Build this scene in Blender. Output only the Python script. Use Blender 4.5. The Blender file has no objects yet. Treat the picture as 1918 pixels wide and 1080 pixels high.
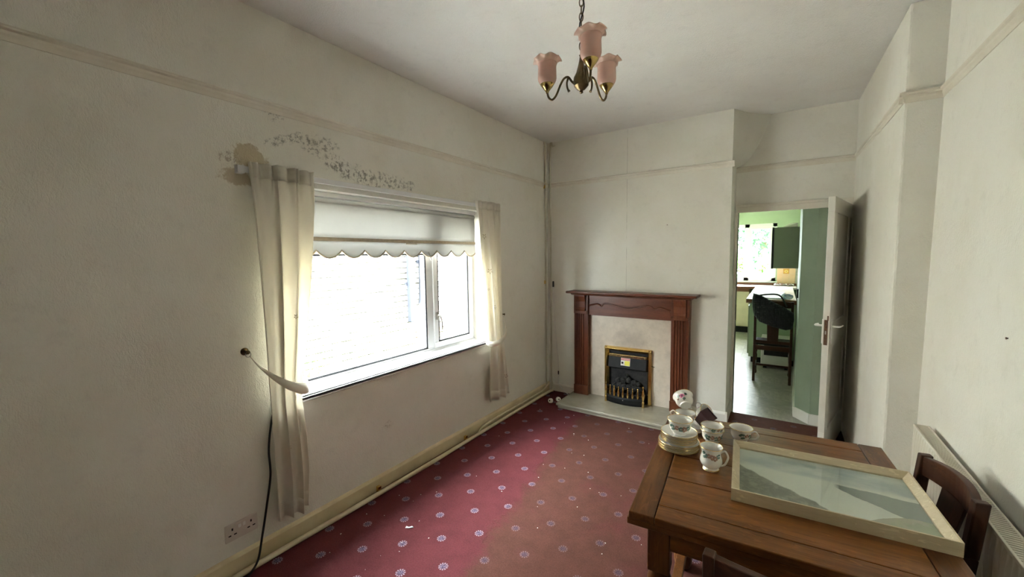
import bpy, bmesh, math, random
from mathutils import Matrix, Vector
random.seed(7)
PI = math.pi
scene = bpy.context.scene
COL = scene.collection

# ------------------------------------------------------------------ camera, sky, exposure
W_PX, F_PX = 1918, 757.57
cam_d = bpy.data.cameras.new('camera'); cam = bpy.data.objects.new('camera', cam_d); COL.objects.link(cam)
cam_d.sensor_fit = 'HORIZONTAL'; cam_d.sensor_width = 36; cam_d.lens = 36 * F_PX / W_PX
cam_d.clip_start = .02; cam_d.clip_end = 200
R_ = Vector((0.83206, 0.55451, -0.01361)); D_ = Vector((0.03319, -0.07427, -0.99669)); F_ = Vector((-0.55369, 0.82885, -0.08020))
m = Matrix.Identity(4)
for i in range(3):
    m[i][0] = R_[i]; m[i][1] = -D_[i]; m[i][2] = -F_[i]
m[0][3], m[1][3], m[2][3] = 0, 0, 1.55
cam.matrix_world = m
scene.camera = cam

world = bpy.data.worlds.new('sky'); scene.world = world; world.use_nodes = True
bg = world.node_tree.nodes['Background']
bg.inputs['Color'].default_value = (0.89, 0.945, 1.0, 1); bg.inputs['Strength'].default_value = 30.0
def portal(name, loc, rot, sx, sy):
    l = bpy.data.lights.new(name, 'AREA'); l.shape = 'RECTANGLE'; l.size = sx; l.size_y = sy
    l.cycles.is_portal = True
    o = bpy.data.objects.new(name, l); COL.objects.link(o); o.location = loc; o.rotation_euler = rot
portal('window_portal', (-2.43, 2.0, 1.37), (0, -PI/2, 0), 1.15, 1.72)
portal('kitchen_portal', (-0.85, 9.62, 1.55), (-PI/2, 0, 0), 1.5, 1.15)
sun_d = bpy.data.lights.new('sun_offscreen', 'SUN'); sun_d.energy = 45; sun_d.angle = math.radians(.6); sun_d.color = (1, .96, .88)
sun = bpy.data.objects.new('sun_offscreen', sun_d); COL.objects.link(sun)
_az, _el = math.radians(20), math.radians(40)      # shines along the alley onto the painted brick wall
sun.rotation_euler = Vector((-math.sin(_az) * math.cos(_el), -math.cos(_az) * math.cos(_el), -math.sin(_el))).to_track_quat('-Z', 'Y').to_euler()
vs = scene.view_settings
vs.view_transform = 'Standard'; vs.look = 'None'; vs.exposure = 1.45; vs.gamma = 1.0; vs.use_curve_mapping = False
scene.cycles.max_bounces = 10; scene.cycles.diffuse_bounces = 6; scene.cycles.transparent_max_bounces = 16
scene.cycles.sample_clamp_indirect = 8.0
scene.cycles.use_denoising = True

# ------------------------------------------------------------------ material helpers
class NT:
    def __init__(s, name):
        s.m = bpy.data.materials.new(name); s.m.use_nodes = True
        s.t = s.m.node_tree; s.n = s.t.nodes; s.b = s.n['Principled BSDF']; s.o = s.n['Material Output']
    def link(s, a, b): s.t.links.new(a, b)
    def new(s, k, **kw):
        n = s.n.new(k)
        for a, v in kw.items(): setattr(n, a, v)
        return n
    def put(s, sock, v):
        if isinstance(v, (int, float)): sock.default_value = v
        elif isinstance(v, tuple): sock.default_value = v if len(v) == 4 or sock.type == 'VECTOR' else (*v, 1)
        else: s.link(v, sock)
    def math(s, op, a, b=0.0, c=0.0, clamp=False):
        n = s.new('ShaderNodeMath', operation=op, use_clamp=clamp)
        s.put(n.inputs[0], a); s.put(n.inputs[1], b); s.put(n.inputs[2], c); return n.outputs[0]
    def mix(s, f, a, b):
        n = s.new('ShaderNodeMix', data_type='RGBA')
        s.put(n.inputs[0], f); s.put(n.inputs[6], a); s.put(n.inputs[7], b); return n.outputs[2]
    def coord(s, scale=(1, 1, 1), kind='Object'):
        c = s.new('ShaderNodeTexCoord'); mp = s.new('ShaderNodeMapping'); mp.inputs['Scale'].default_value = scale
        s.link(c.outputs[kind], mp.inputs[0]); return mp.outputs[0]
    def xyz(s):
        c = s.new('ShaderNodeTexCoord'); x = s.new('ShaderNodeSeparateXYZ'); s.link(c.outputs['Object'], x.inputs[0])
        return x.outputs[0], x.outputs[1], x.outputs[2]
    def noise(s, scale, detail=3, rough=.5, vec=None, dist=0):
        n = s.new('ShaderNodeTexNoise'); n.inputs['Scale'].default_value = scale; n.inputs['Detail'].default_value = detail
        n.inputs['Roughness'].default_value = rough; n.inputs['Distortion'].default_value = dist
        if vec is None: vec = s.coord()
        s.link(vec, n.inputs['Vector']); return n.outputs[0]
    def step(s, v, lo, hi):
        n = s.new('ShaderNodeMapRange', interpolation_type='SMOOTHSTEP')
        s.put(n.inputs[0], v); s.put(n.inputs[1], lo); s.put(n.inputs[2], hi); return n.outputs[0]
    def bump(s, h, strength=.3, dist=.01):
        n = s.new('ShaderNodeBump'); n.inputs['Strength'].default_value = strength; n.inputs['Distance'].default_value = dist
        s.link(h, n.inputs['Height']); s.link(n.outputs[0], s.b.inputs['Normal']); return n
    def set(s, color=None, rough=None, metal=None, spec=None):
        if color is not None: s.put(s.b.inputs['Base Color'], color)
        if rough is not None: s.put(s.b.inputs['Roughness'], rough)
        if metal is not None: s.put(s.b.inputs['Metallic'], metal)
        if spec is not None: s.put(s.b.inputs['Specular IOR Level'], spec)
        return s

MATS = {}
def pm(name, c1, c2=None, scale=6, rough=.6, metal=0, bump=0, bscale=60, spec=.4, stretch=(1, 1, 1), coat=0):
    if name in MATS: return MATS[name]
    s = NT(name); c2 = c2 or tuple(x * .85 for x in c1)
    f = s.step(s.noise(scale, 4, .6, s.coord(stretch)), .3, .7)
    s.set(s.mix(f, c1, c2), rough, metal, spec)
    if bump: s.bump(s.noise(bscale, 3, .6, s.coord(stretch)), bump, .004)
    if coat: s.b.inputs['Coat Weight'].default_value = coat
    MATS[name] = s.m; return s.m
def wood(name, c1, c2, c3, axis='x', rough=.35, k=1.0, coat=.0):
    s = NT(name)
    sc = {'x': (1.2, 16, 16), 'y': (16, 1.2, 16), 'z': (16, 16, 1.2)}[axis]
    v = s.coord(tuple(a * k for a in sc))
    a = s.noise(1.0, 5, .65, v, .6); b = s.noise(6.0, 3, .7, v, .2)
    col = s.mix(s.step(a, .32, .68), c1, c2)
    col = s.mix(s.math('MULTIPLY', s.step(b, .5, .72), .55), col, c3)
    fl = s.noise(2.2, 2, .5, s.coord(tuple(q_ * 1.6 for q_ in {'x': (5, 16, 16), 'y': (16, 5, 16), 'z': (16, 16, 5)}[axis])), 1.5)
    col = s.mix(s.math('MULTIPLY', s.step(fl, .60, .70), .30), col, tuple(min(1, q_ * 1.7) for q_ in c1))
    s.set(col, rough, 0, .22); s.bump(b, .15, .002)
    if coat: s.b.inputs['Coat Weight'].default_value = coat; s.b.inputs['Coat Roughness'].default_value = .25
    MATS[name] = s.m; return s.m

def wall_mat(name, c1, c2, relief=.55, stains=(), seam=None):
    s = NT(name)
    base = s.mix(s.step(s.noise(1.3, 4, .6), .35, .68), c1, c2)
    base = s.mix(s.math('MULTIPLY', s.step(s.noise(9, 5, .75), .52, .75), .22), base, tuple(x * .72 for x in c2))
    x, y, z = s.xyz()
    if stains:
        wob = s.math('MULTIPLY', s.math('SUBTRACT', s.noise(14, 4, .7), .5), 2.4)
        spk = s.step(s.noise(42, 4, .75), .47, .60)
        for (yc, zc, ry, rz, tilt, colr, amt, speck) in stains:
            dy = s.math('SUBTRACT', y, yc); dz = s.math('SUBTRACT', s.math('SUBTRACT', z, zc), s.math('MULTIPLY', dy, tilt))
            d = s.math('SQRT', s.math('ADD', s.math('POWER', s.math('DIVIDE', dy, ry), 2), s.math('POWER', s.math('DIVIDE', dz, rz), 2)))
            d = s.math('ADD', d, wob)
            mk = s.step(d, 1.15, .55 if speck else .9)
            if speck: mk = s.math('MULTIPLY', mk, spk)
            base = s.mix(s.math('MULTIPLY', mk, amt), base, colr)
    if seam is not None:
        ln = s.math('MULTIPLY', s.step(s.math('ABSOLUTE', s.math('SUBTRACT', x, seam)), .0028, .0010), s.step(s.noise(4, 3, .6), .40, .52))
        base = s.mix(s.math('MULTIPLY', ln, .55), base, (.30, .27, .21))
    s.set(base, .85, 0, .2)
    h = s.math('ADD', s.noise(70, 3, .6, s.coord((1, 1, .45)), 1.5), s.math('MULTIPLY', s.noise(220, 2, .6), .5))
    s.bump(h, relief, .0035)
    MATS[name] = s.m; return s.m

CREAM1, CREAM2 = (.80, .785, .72), (.745, .72, .63)
M_wall = wall_mat('embossed_wallpaper', CREAM1, CREAM2, .7)
MOLD = (.20, .19, .16)
M_wall_l = wall_mat('embossed_wallpaper_stained', CREAM1, CREAM2, .85, [
    (.985, 2.055, .075, .055, 0, (.47, .39, .25), .85, 0), (.905, 2.03, .05, .045, 0, (.33, .27, .20), .7, 1),
    (.925, 1.955, .07, .04, 0, (.44, .35, .22), .7, 0),
    (1.12, 2.305, .06, .05, 0, MOLD, .6, 1), (1.20, 2.19, .17, .03, .35, MOLD, .7, 1), (1.36, 2.19, .12, .05, .25, MOLD, .65, 1),
    (1.47, 2.10, .10, .06, -.2, MOLD, .85, 1), (1.67, 2.06, .12, .06, -.1, MOLD, .8, 1), (1.86, 2.06, .14, .05, 0, MOLD, .7, 1), (2.02, 2.05, .05, .05, 0, MOLD, .7, 1),
    (1.75, .40, .05, .04, 0, (.36, .32, .25), .5, 1),])
M_wall_c = wall_mat('chimney_wallpaper', CREAM1, CREAM2, .4, seam=-1.312)
M_ceil = wall_mat('ceiling_paper', (.81, .795, .77), (.76, .74, .71), 1.0)
M_rail = pm('rail_paint', (.75, .71, .62), (.68, .63, .53), 5, .5, bump=.1)
M_skirt = pm('skirting_paint', (.72, .61, .40), (.60, .49, .30), 4, .5, bump=.15, bscale=30)
M_white = pm('white_upvc', (.83, .83, .83), (.78, .78, .79), 3, .3)
M_paint = pm('white_gloss_paint', (.76, .74, .68), (.70, .67, .60), 4, .4, bump=.05)
M_gasket = pm('black_gasket', (.02, .02, .022), None, 5, .6)
M_brass = pm('polished_brass', (.83, .60, .24), (.72, .48, .16), 10, .22, 1)
M_bronze = pm('antique_brass', (.16, .115, .06), (.09, .065, .035), 20, .38, 1)
M_cupb = pm('cup_brass', (.50, .36, .14), (.34, .23, .08), 20, .2, 1)
M_black = pm('black_enamel', (.010, .010, .011), (.014, .014, .014), 10, .5, spec=.2)
M_blackm = pm('black_matt', (.015, .014, .014), (.03, .028, .027), 20, .8, bump=.3)
M_mahog = wood('mahogany_x', (.135, .040, .018), (.085, .024, .012), (.05, .014, .008), 'x', .35)
M_mahog_z = wood('mahogany_z', (.15, .046, .02), (.09, .026, .012), (.05, .014, .008), 'z', .35)
M_oak = wood('dark_oak_x', (.20, .078, .022), (.10, .036, .010), (.045, .016, .006), 'x', .3, 1.2)
M_oak_y = wood('dark_oak_y', (.165, .064, .019), (.088, .032, .010), (.04, .015, .006), 'y', .3, 1.2)
M_oakd = wood('dark_oak_z', (.165, .064, .019), (.088, .032, .010), (.04, .015, .006), 'z', .35, 1.2)
M_oakdx = M_oak
M_chair = wood('chair_oak', (.075, .030, .016), (.042, .016, .009), (.022, .009, .005), 'x', .38)
M_chairz = wood('chair_oak_z', (.065, .026, .014), (.038, .015, .009), (.022, .009, .005), 'z', .38)
M_marble = pm('cream_marble', (.66, .59, .49), (.55, .48, .39), 7, .3, bump=.0)
M_hearth = pm('hearth_marble', (.38, .35, .275), (.30, .275, .21), 6, .22)
M_china = pm('bone_china', (.86, .85, .82), (.83, .82, .78), 3, .12, spec=.6)
M_gold = pm('gilt_edge', (.78, .56, .22), None, 8, .25, 1)
M_leafg = pm('transfer_green', (.10, .17, .15), (.18, .26, .24), 60, .2)
M_rosep = pm('transfer_rose', (.62, .10, .30), (.75, .30, .45), 90, .2)
M_brownp = pm('transfer_brown', (.30, .17, .13), (.45, .28, .22), 90, .2)
M_maroon = pm('maroon_glaze', (.035, .006, .010), (.025, .005, .008), 10, .45)
M_frame = wood('pale_frame', (.62, .53, .36), (.56, .47, .31), (.48, .39, .25), 'x', .5, 2)
M_rad = pm('radiator_enamel', (.70, .67, .58), (.66, .62, .52), 3, .35)
M_pipe = pm('painted_pipe', (.72, .63, .44), (.60, .51, .33), 6, .4)
M_pipew = pm('painted_riser', (.60, .57, .46), (.52, .48, .38), 6, .4)
M_plug = pm('white_plastic', (.80, .78, .74), None, 5, .35)
M_socket = pm('socket_plastic', (.66, .60, .54), (.60, .54, .48), 6, .35)
M_cable = pm('black_cable', (.02, .02, .022), None, 5, .5)
M_rust = pm('rusted_steel', (.16, .08, .04), (.07, .04, .025), 60, .7, .3, bump=.4)
M_steel = pm('dull_steel', (.45, .43, .40), None, 10, .35, 1)
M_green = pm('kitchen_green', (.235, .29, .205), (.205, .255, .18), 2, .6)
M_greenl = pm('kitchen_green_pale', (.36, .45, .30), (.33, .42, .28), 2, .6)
M_olive = pm('cabinet_olive', (.30, .33, .25), (.26, .295, .22), 2, .5)
M_creamu = pm('cream_laminate', (.72, .63, .45), None, 3, .4)
M_brownw = wood('worktop_edge', (.20, .09, .05), (.14, .06, .03), (.09, .04, .02), 'x', .4)
M_worktop = pm('worktop_top', (.60, .52, .50), (.54, .46, .45), 20, .25)
M_vinyl = pm('vinyl_tile', (.38, .358, .31), (.25, .235, .20), 9, .28, stretch=(1, 3, 1))
M_vinyl2 = pm('vinyl_tile_pale', (.42, .397, .345), (.29, .273, .232), 9, .28, stretch=(3, 1, 1))
M_peach = pm('peach_tile', (.74, .50, .32), (.70, .46, .29), 8, .25)
M_deco = pm('orange_tile', (.70, .36, .10), (.62, .30, .08), 30, .25)
M_paper = pm('white_paper', (.82, .82, .82), None, 4, .7)
M_bluew = pm('blue_white_plastic', (.25, .42, .62), (.75, .78, .80), 25, .4)
M_mort = pm('mortar', (.52, .50, .46), (.44, .42, .39), 20, .9)
M_mortd = brick_core = pm('mortar_joint_shade', (.08, .077, .07), (.055, .053, .047), 20, .9)  # dark tone paints in the shade of the recessed brick joints
M_conc = pm('alley_concrete', (.42, .41, .38), (.34, .33, .30), 8, .9, bump=.3)
M_dpipe = pm('blue_grey_downpipe', (.020, .023, .034), (.017, .020, .030), 4, .6, spec=.3)
M_terra = pm('terracotta', (.46, .18, .095), (.40, .15, .08), 8, .8)
M_leaf = pm('weed_leaf', (.10, .23, .04), (.07, .17, .03), 20, .7, spec=.2)
M_leaf2 = pm('tree_leaf', (.05, .13, .05), (.035, .09, .045), 10, .7, spec=.2)
M_bark = pm('tree_bark', (.14, .10, .07), None, 10, .9)
M_grass = pm('garden_grass', (.14, .26, .06), (.10, .20, .05), 8, .9)
M_red = pm('sticker_red', (.55, .05, .06), None, 5, .4)
M_yel = pm('sticker_yellow', (.80, .72, .08), None, 5, .4)
M_coal = pm('ceramic_coal', (.05, .048, .045), (.012, .012, .012), 25, .9, bump=.6, bscale=40)

def glass_mat(name='window_glass', tint=(.96, .98, .97)):
    s = NT(name); s.n.remove(s.b)
    t = s.new('ShaderNodeBsdfTransparent'); t.inputs[0].default_value = (*tint, 1)
    g = s.new('ShaderNodeBsdfGlossy'); g.inputs['Roughness'].default_value = .02
    lw = s.new('ShaderNodeLayerWeight'); lw.inputs[0].default_value = .5
    fc = s.math('ADD', .025, s.math('MULTIPLY', s.math('POWER', lw.outputs['Facing'], 4.0), .6))
    mx = s.new('ShaderNodeMixShader'); s.link(fc, mx.inputs[0]); s.link(t.outputs[0], mx.inputs[1]); s.link(g.outputs[0], mx.inputs[2])
    s.link(mx.outputs[0], s.o.inputs[0]); MATS[name] = s.m; return s.m
M_glass = glass_mat()
def cloth_mat(name, c, trans=.4, rough=.9, bscale=300, tr_c=None, gloss=0):
    s = NT(name)
    s.set(s.mix(s.step(s.noise(5, 3), .3, .7), c, tuple(x * .94 for x in c)), rough, 0, .15 if not gloss else .5)
    if gloss: s.b.inputs['Roughness'].default_value = .15
    s.bump(s.noise(bscale, 2), .12, .002)
    t = s.new('ShaderNodeBsdfTranslucent'); t.inputs[0].default_value = (*(tr_c or c), 1)
    mx = s.new('ShaderNodeMixShader'); mx.inputs[0].default_value = trans
    s.link(s.b.outputs[0], mx.inputs[1]); s.link(t.outputs[0], mx.inputs[2]); s.link(mx.outputs[0], s.o.inputs[0])
    MATS[name] = s.m; return s.m
M_curt = cloth_mat('curtain_cotton', (.88, .84, .745), .34)
M_tie = cloth_mat('tieback_cotton', (.84, .79, .68), .15)
M_blind = cloth_mat('blind_fabric', (.78, .77, .74), .5, tr_c=(.30, .297, .285))
M_braid = pm('blind_braid', (.52, .44, .32), None, 40, .8)
M_shade = cloth_mat('pink_glass', (.82, .61, .53), .45, .2, 40, (.86, .62, .54), 1)
M_rim = cloth_mat('clear_pink_rim', (.82, .66, .58), .55, .1, 40, (.86, .68, .60), 1)
M_quilt = None
def quilt():
    s = NT('black_quilted'); x, y, z = s.xyz()
    a = s.math('SINE', s.math('MULTIPLY', s.math('ADD', x, z), 150)); b = s.math('SINE', s.math('MULTIPLY', s.math('SUBTRACT', x, z), 150))
    s.set((.012, .012, .015), .6, 0, .4); s.bump(s.math('MULTIPLY', a, b), .6, .006); return s.m
M_quilt = quilt()

def carpet():
    s = NT('patterned_carpet'); x, y, z = s.xyz()
    wob = s.math('MULTIPLY', s.math('SUBTRACT', s.noise(6, 5, .75), .5), .34)
    edge = s.math('ADD', s.math('ADD', x, s.math('MULTIPLY', y, .16)), s.math('ADD', wob, 1.06))
    worn = s.math('MULTIPLY', s.step(edge, -.02, .10), s.step(s.noise(2.2, 4, .6), .18, .5))
    pink = s.mix(s.step(s.noise(7, 5, .7), .3, .75), (.132, .031, .036), (.100, .024, .027))
    brown = s.mix(s.step(s.noise(9, 6, .75), .3, .75), (.106, .042, .030), (.080, .033, .023))
    col = s.mix(worn, pink, brown)
    col = s.mix(s.math('MULTIPLY', s.step(s.noise(130, 3, .7), .40, .66), .38), col, (.055, .018, .016))
    col = s.mix(s.math('MULTIPLY', s.step(s.noise(210, 2, .7), .58, .72), .22), col, (.30, .17, .15))
    # motif lattice
    for (x0, y0) in ((-1.517, 1.535), (-1.367, 1.68)):
        u = s.math('MULTIPLY', s.math('SUBTRACT', s.math('FRACT', s.math('ADD', s.math('DIVIDE', s.math('SUBTRACT', x, x0), .30), 20.5)), .5), .30)
        v = s.math('MULTIPLY', s.math('SUBTRACT', s.math('FRACT', s.math('ADD', s.math('DIVIDE', s.math('SUBTRACT', y, y0), .29), 20.5)), .5), .29)
        r = s.math('SQRT', s.math('ADD', s.math('MULTIPLY', u, u), s.math('MULTIPLY', v, v)))
        th = s.math('ARCTAN2', v, u)
        pet = s.math('GREATER_THAN', s.math('SINE', s.math('MULTIPLY', th, 11)), -.25)
        ring = s.math('MULTIPLY', s.math('MULTIPLY', s.step(r, .0145, .0165), s.step(r, .0265, .0235)), pet)
        core = s.step(r, .0175, .0135)
        dots = s.step(s.noise(170, 1), .45, .55)
        fade = s.math('SUBTRACT', .95, s.math('MULTIPLY', worn, .35)); rfade = s.math('SUBTRACT', .95, s.math('MULTIPLY', worn, .68))
        col = s.mix(s.math('MULTIPLY', core, s.math('MULTIPLY', fade, .9)), col, s.mix(s.math('MULTIPLY', dots, s.math('SUBTRACT', 1.0, s.math('MULTIPLY', worn, .6))), (.045, .035, .065), (.22, .18, .26)))
        col = s.mix(s.math('MULTIPLY', ring, s.math('MULTIPLY', rfade, .85)), col, (.34, .275, .33))
    grime = s.step(s.noise(26, 6, .8), .60, .74)
    col = s.mix(s.math('MULTIPLY', grime, s.math('ADD', .25, s.math('MULTIPLY', worn, .4))), col, (.10, .06, .05))
    s.set(col, .95, 0, .1)
    cr = s.math('MULTIPLY', s.step(s.math('ABSOLUTE', s.math('SUBTRACT', edge, .02)), .02, .0), s.step(s.noise(6, 2), .42, .55))
    s.bump(s.math('ADD', s.math('ADD', s.noise(350, 2), s.math('MULTIPLY', s.noise(20, 4, .7), .8)), s.math('MULTIPLY', cr, 1.6)), .5, .006)
    return s.m
M_carpet = carpet()

def print_mat(w, h):
    s = NT('landscape_print'); x, y, z = s.xyz()
    u = s.math('ADD', s.math('DIVIDE', x, w), .5); v = s.math('ADD', s.math('DIVIDE', y, h), .5)
    n = s.math('MULTIPLY', s.math('SUBTRACT', s.noise(16, 5, .6), .5), .16)
    cl = s.noise(6, 4, .6, s.coord((1, 2.6, 1)))
    sky = s.mix(s.step(cl, .35, .65), (.50, .58, .59), (.74, .77, .72))
    col = s.mix(s.step(v, .66, .60), sky, (.84, .86, .78))                                         # pale lake
    hl = s.math('SUBTRACT', s.math('ADD', v, n), s.math('SUBTRACT', .60, s.math('MULTIPLY', u, 1.04)))
    hill = s.mix(s.step(s.noise(30, 4, .7), .4, .62), (.22, .23, .185), (.36, .35, .28))
    top = s.math('SUBTRACT', .60, s.math('MULTIPLY', s.math('SUBTRACT', u, .6), .12)); bot = s.math('SUBTRACT', .58, s.math('MULTIPLY', s.math('SUBTRACT', u, .52), .95))
    vn = s.math('ADD', v, s.math('MULTIPLY', n, .5))
    r1 = s.math('MULTIPLY', s.math('LESS_THAN', vn, top), s.math('GREATER_THAN', vn, bot))
    col = s.mix(s.math('MULTIPLY', r1, s.step(u, .56, .60)), col, (.33, .37, .34))
    fg = s.math('LESS_THAN', vn, s.math('MULTIPLY', s.step(u, .55, .9), .26))
    col = s.mix(fg, col, s.mix(s.step(s.noise(18, 4), .4, .6), (.40, .44, .29), (.52, .50, .38)))
    col = s.mix(s.step(hl, .015, -.015), col, hill)
    s.set(col, .35, 0, .3); s.b.inputs['Coat Weight'].default_value = .6; s.b.inputs['Coat Roughness'].default_value = .05
    return s.m

def brick_far(name, paint):
    s = NT(name); b = s.new('ShaderNodeTexBrick'); c = s.new('ShaderNodeTexCoord'); x = s.new('ShaderNodeSeparateXYZ'); k = s.new('ShaderNodeCombineXYZ')
    s.link(c.outputs['Object'], x.inputs[0]); s.link(x.outputs[1], k.inputs[0]); s.link(x.outputs[2], k.inputs[1]); s.link(k.outputs[0], b.inputs['Vector'])
    b.inputs['Color1'].default_value = (*paint, 1); b.inputs['Color2'].default_value = (*[p * .93 for p in paint], 1); b.inputs['Mortar'].default_value = (.08, .077, .07, 1)  # mortar colour has the joint shade painted in, matching the modelled bricks
    b.inputs['Scale'].default_value = 1; b.inputs['Brick Width'].default_value = .235; b.inputs['Row Height'].default_value = .082; b.inputs['Mortar Size'].default_value = .009
    s.set(b.outputs[0], .85); MATS[name] = s.m; return s.m
PAINTW = (.74, .73, .70)
M_brickfar = brick_far('painted_brick_far', PAINTW)
M_brickw = pm('painted_brick', PAINTW, (.68, .67, .64), 6, .8, bump=.3, bscale=30)
M_brickw2 = pm('painted_brick_worn', (.72, .71, .67), (.50, .48, .43), 14, .85, bump=.4, bscale=30)
M_bricko = pm('weathered_brick', (.36, .35, .29), (.20, .20, .15), 16, .9, bump=.5, bscale=30)
M_bricko2 = pm('weathered_brick_pale', (.48, .46, .40), (.28, .28, .22), 16, .9, bump=.5, bscale=30)

# ------------------------------------------------------------------ geometry helpers
class MB:
    def __init__(s): s.v = []; s.f = []
    def add(s, vs, fs, mtx=None):
        o = len(s.v); s.v += [tuple(mtx @ Vector(p)) if mtx is not None else tuple(p) for p in vs]; s.f += [tuple(i + o for i in f) for f in fs]; return s
    def bx(s, x0, x1, y0, y1, z0, z1, mtx=None):
        return s.add([(x0, y0, z0), (x1, y0, z0), (x1, y1, z0), (x0, y1, z0), (x0, y0, z1), (x1, y0, z1), (x1, y1, z1), (x0, y1, z1)],
                     [(0, 3, 2, 1), (4, 5, 6, 7), (0, 1, 5, 4), (1, 2, 6, 5), (2, 3, 7, 6), (3, 0, 4, 7)], mtx)
    def hexa(s, p, mtx=None):   # 8 points: bottom ring then top ring
        return s.add(p, [(0, 3, 2, 1), (4, 5, 6, 7), (0, 1, 5, 4), (1, 2, 6, 5), (2, 3, 7, 6), (3, 0, 4, 7)], mtx)
    def prism(s, poly, a0, a1, axis='z', mtx=None):
        def P(a, b, c): return {'z': (a, b, c), 'x': (c, a, b), 'y': (a, c, b)}[axis]
        n = len(poly); vs = [P(a, b, a0) for a, b in poly] + [P(a, b, a1) for a, b in poly]
        fs = [tuple(range(n - 1, -1, -1)), tuple(range(n, 2 * n))] + [(i, (i + 1) % n, n + (i + 1) % n, n + i) for i in range(n)]
        return s.add(vs, fs, mtx)
    def lathe(s, prof, n=32, mtx=None, cap0=True, cap1=False):
        vs = []; fs = []
        for r, z in prof:
            for k in range(n):
                a = 2 * PI * k / n; vs.append((r * math.cos(a), r * math.sin(a), z))
        for i in range(len(prof) - 1):
            for k in range(n):
                k2 = (k + 1) % n; fs.append((i * n + k, i * n + k2, (i + 1) * n + k2, (i + 1) * n + k))
        if cap0: fs.append(tuple(range(n - 1, -1, -1)))
        if cap1: o = (len(prof) - 1) * n; fs.append(tuple(o + k for k in range(n)))
        return s.add(vs, fs, mtx)
    def tube(s, pts, r, n=8, mtx=None, closed=False):
        P = [Vector(p) for p in pts]; N = len(P); rs = r if isinstance(r, (list, tuple)) else [r] * N
        vs = []; fs = []; up = None
        for i in range(N):
            if closed: t = P[(i + 1) % N] - P[i - 1]
            else: t = P[min(i + 1, N - 1)] - P[max(i - 1, 0)]
            t.normalize()
            if up is None: up = t.orthogonal().normalized()
            else: up = (up - t * up.dot(t)); up = up.normalized() if up.length > 1e-6 else t.orthogonal().normalized()
            w = t.cross(up)
            for k in range(n):
                a = 2 * PI * k / n; vs.append(tuple(P[i] + (up * math.cos(a) + w * math.sin(a)) * rs[i]))
        for i in range(N if closed else N - 1):
            j = (i + 1) % N
            for k in range(n): fs.append((i * n + k, i * n + (k + 1) % n, j * n + (k + 1) % n, j * n + k))
        if not closed: fs.append(tuple(range(n - 1, -1, -1))); fs.append(tuple((N - 1) * n + k for k in range(n)))
        return s.add(vs, fs, mtx)
    def grid(s, fn, nu, nv, mtx=None, closeu=False):
        vs = [fn(i / (nu if closeu else nu - 1), j / (nv - 1)) for j in range(nv) for i in range(nu)]
        fs = [(j * nu + i, j * nu + (i + 1) % nu, (j + 1) * nu + (i + 1) % nu, (j + 1) * nu + i) for j in range(nv - 1) for i in range(nu if closeu else nu - 1)]
        return s.add(vs, fs, mtx)
    def mesh(s, name, smooth=False, ang=40):
        me = bpy.data.meshes.new(name); me.from_pydata(s.v, [], s.f); me.validate()
        bm = bmesh.new(); bm.from_mesh(me); bmesh.ops.recalc_face_normals(bm, faces=bm.faces); bm.to_mesh(me); bm.free()
        if smooth:
            me.polygons.foreach_set('use_smooth', [True] * len(me.polygons))
            me.set_sharp_from_angle(angle=math.radians(ang))
        return me
    def build(s, name, mat, parent=None, smooth=False, bevel=0, solid=0, ang=40, sub=0):
        me = s.mesh(name, smooth, ang); me.materials.append(mat)
        o = bpy.data.objects.new(name, me); COL.objects.link(o); o.parent = parent
        if solid:
            k = o.modifiers.new('solid', 'SOLIDIFY'); k.thickness = solid; k.offset = 0
        if sub:
            k = o.modifiers.new('sub', 'SUBSURF'); k.levels = sub; k.render_levels = sub
        if bevel:
            k = o.modifiers.new('bevel', 'BEVEL'); k.width = bevel; k.segments = 2; k.limit_method = 'ANGLE'; k.angle_limit = .6
        return o
def tag(o, label, cat, group=None, kind=None):
    o['label'] = label; o['category'] = cat
    if group: o['group'] = group
    if kind: o['kind'] = kind
    return o
def thing(name, label, cat, loc=(0, 0, 0), rz=0, group=None):
    o = bpy.data.objects.new(name, None); COL.objects.link(o); o.location = loc; o.rotation_euler = (0, 0, rz); o.empty_display_size = .05
    return tag(o, label, cat, group)
def struct(o, label, cat='structure'):
    o['kind'] = 'structure'; o['label'] = label; o['category'] = cat; return o
def sempty(name, label, cat): 
    o = bpy.data.objects.new(name, None); COL.objects.link(o); return struct(o, label, cat)
def bez(pts, n=8):   # catmull-rom through points
    P = [Vector(p) for p in pts]; out = []
    for i in range(len(P) - 1):
        p0 = P[max(i - 1, 0)]; p1 = P[i]; p2 = P[i + 1]; p3 = P[min(i + 2, len(P) - 1)]
        for k in range(n):
            t = k / n
            out.append(.5 * ((2 * p1) + (p2 - p0) * t + (2 * p0 - 5 * p1 + 4 * p2 - p3) * t * t + (3 * p1 - p0 - 3 * p2 + p3) * t ** 3))
    out.append(P[-1]); return out
def lerp(a, b, t): return a + (b - a) * t
def interp(tab, t):
    for i in range(len(tab) - 1):
        if t <= tab[i + 1][0] or i == len(tab) - 2:
            a, b = tab[i], tab[i + 1]; k = (t - a[0]) / (b[0] - a[0]); k = max(0, min(1, k)); return lerp(a[1], b[1], k)
T = Matrix.Translation
def RX(a): return Matrix.Rotation(a, 4, 'X')
def RY(a): return Matrix.Rotation(a, 4, 'Y')
def RZ(a): return Matrix.Rotation(a, 4, 'Z')

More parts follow.
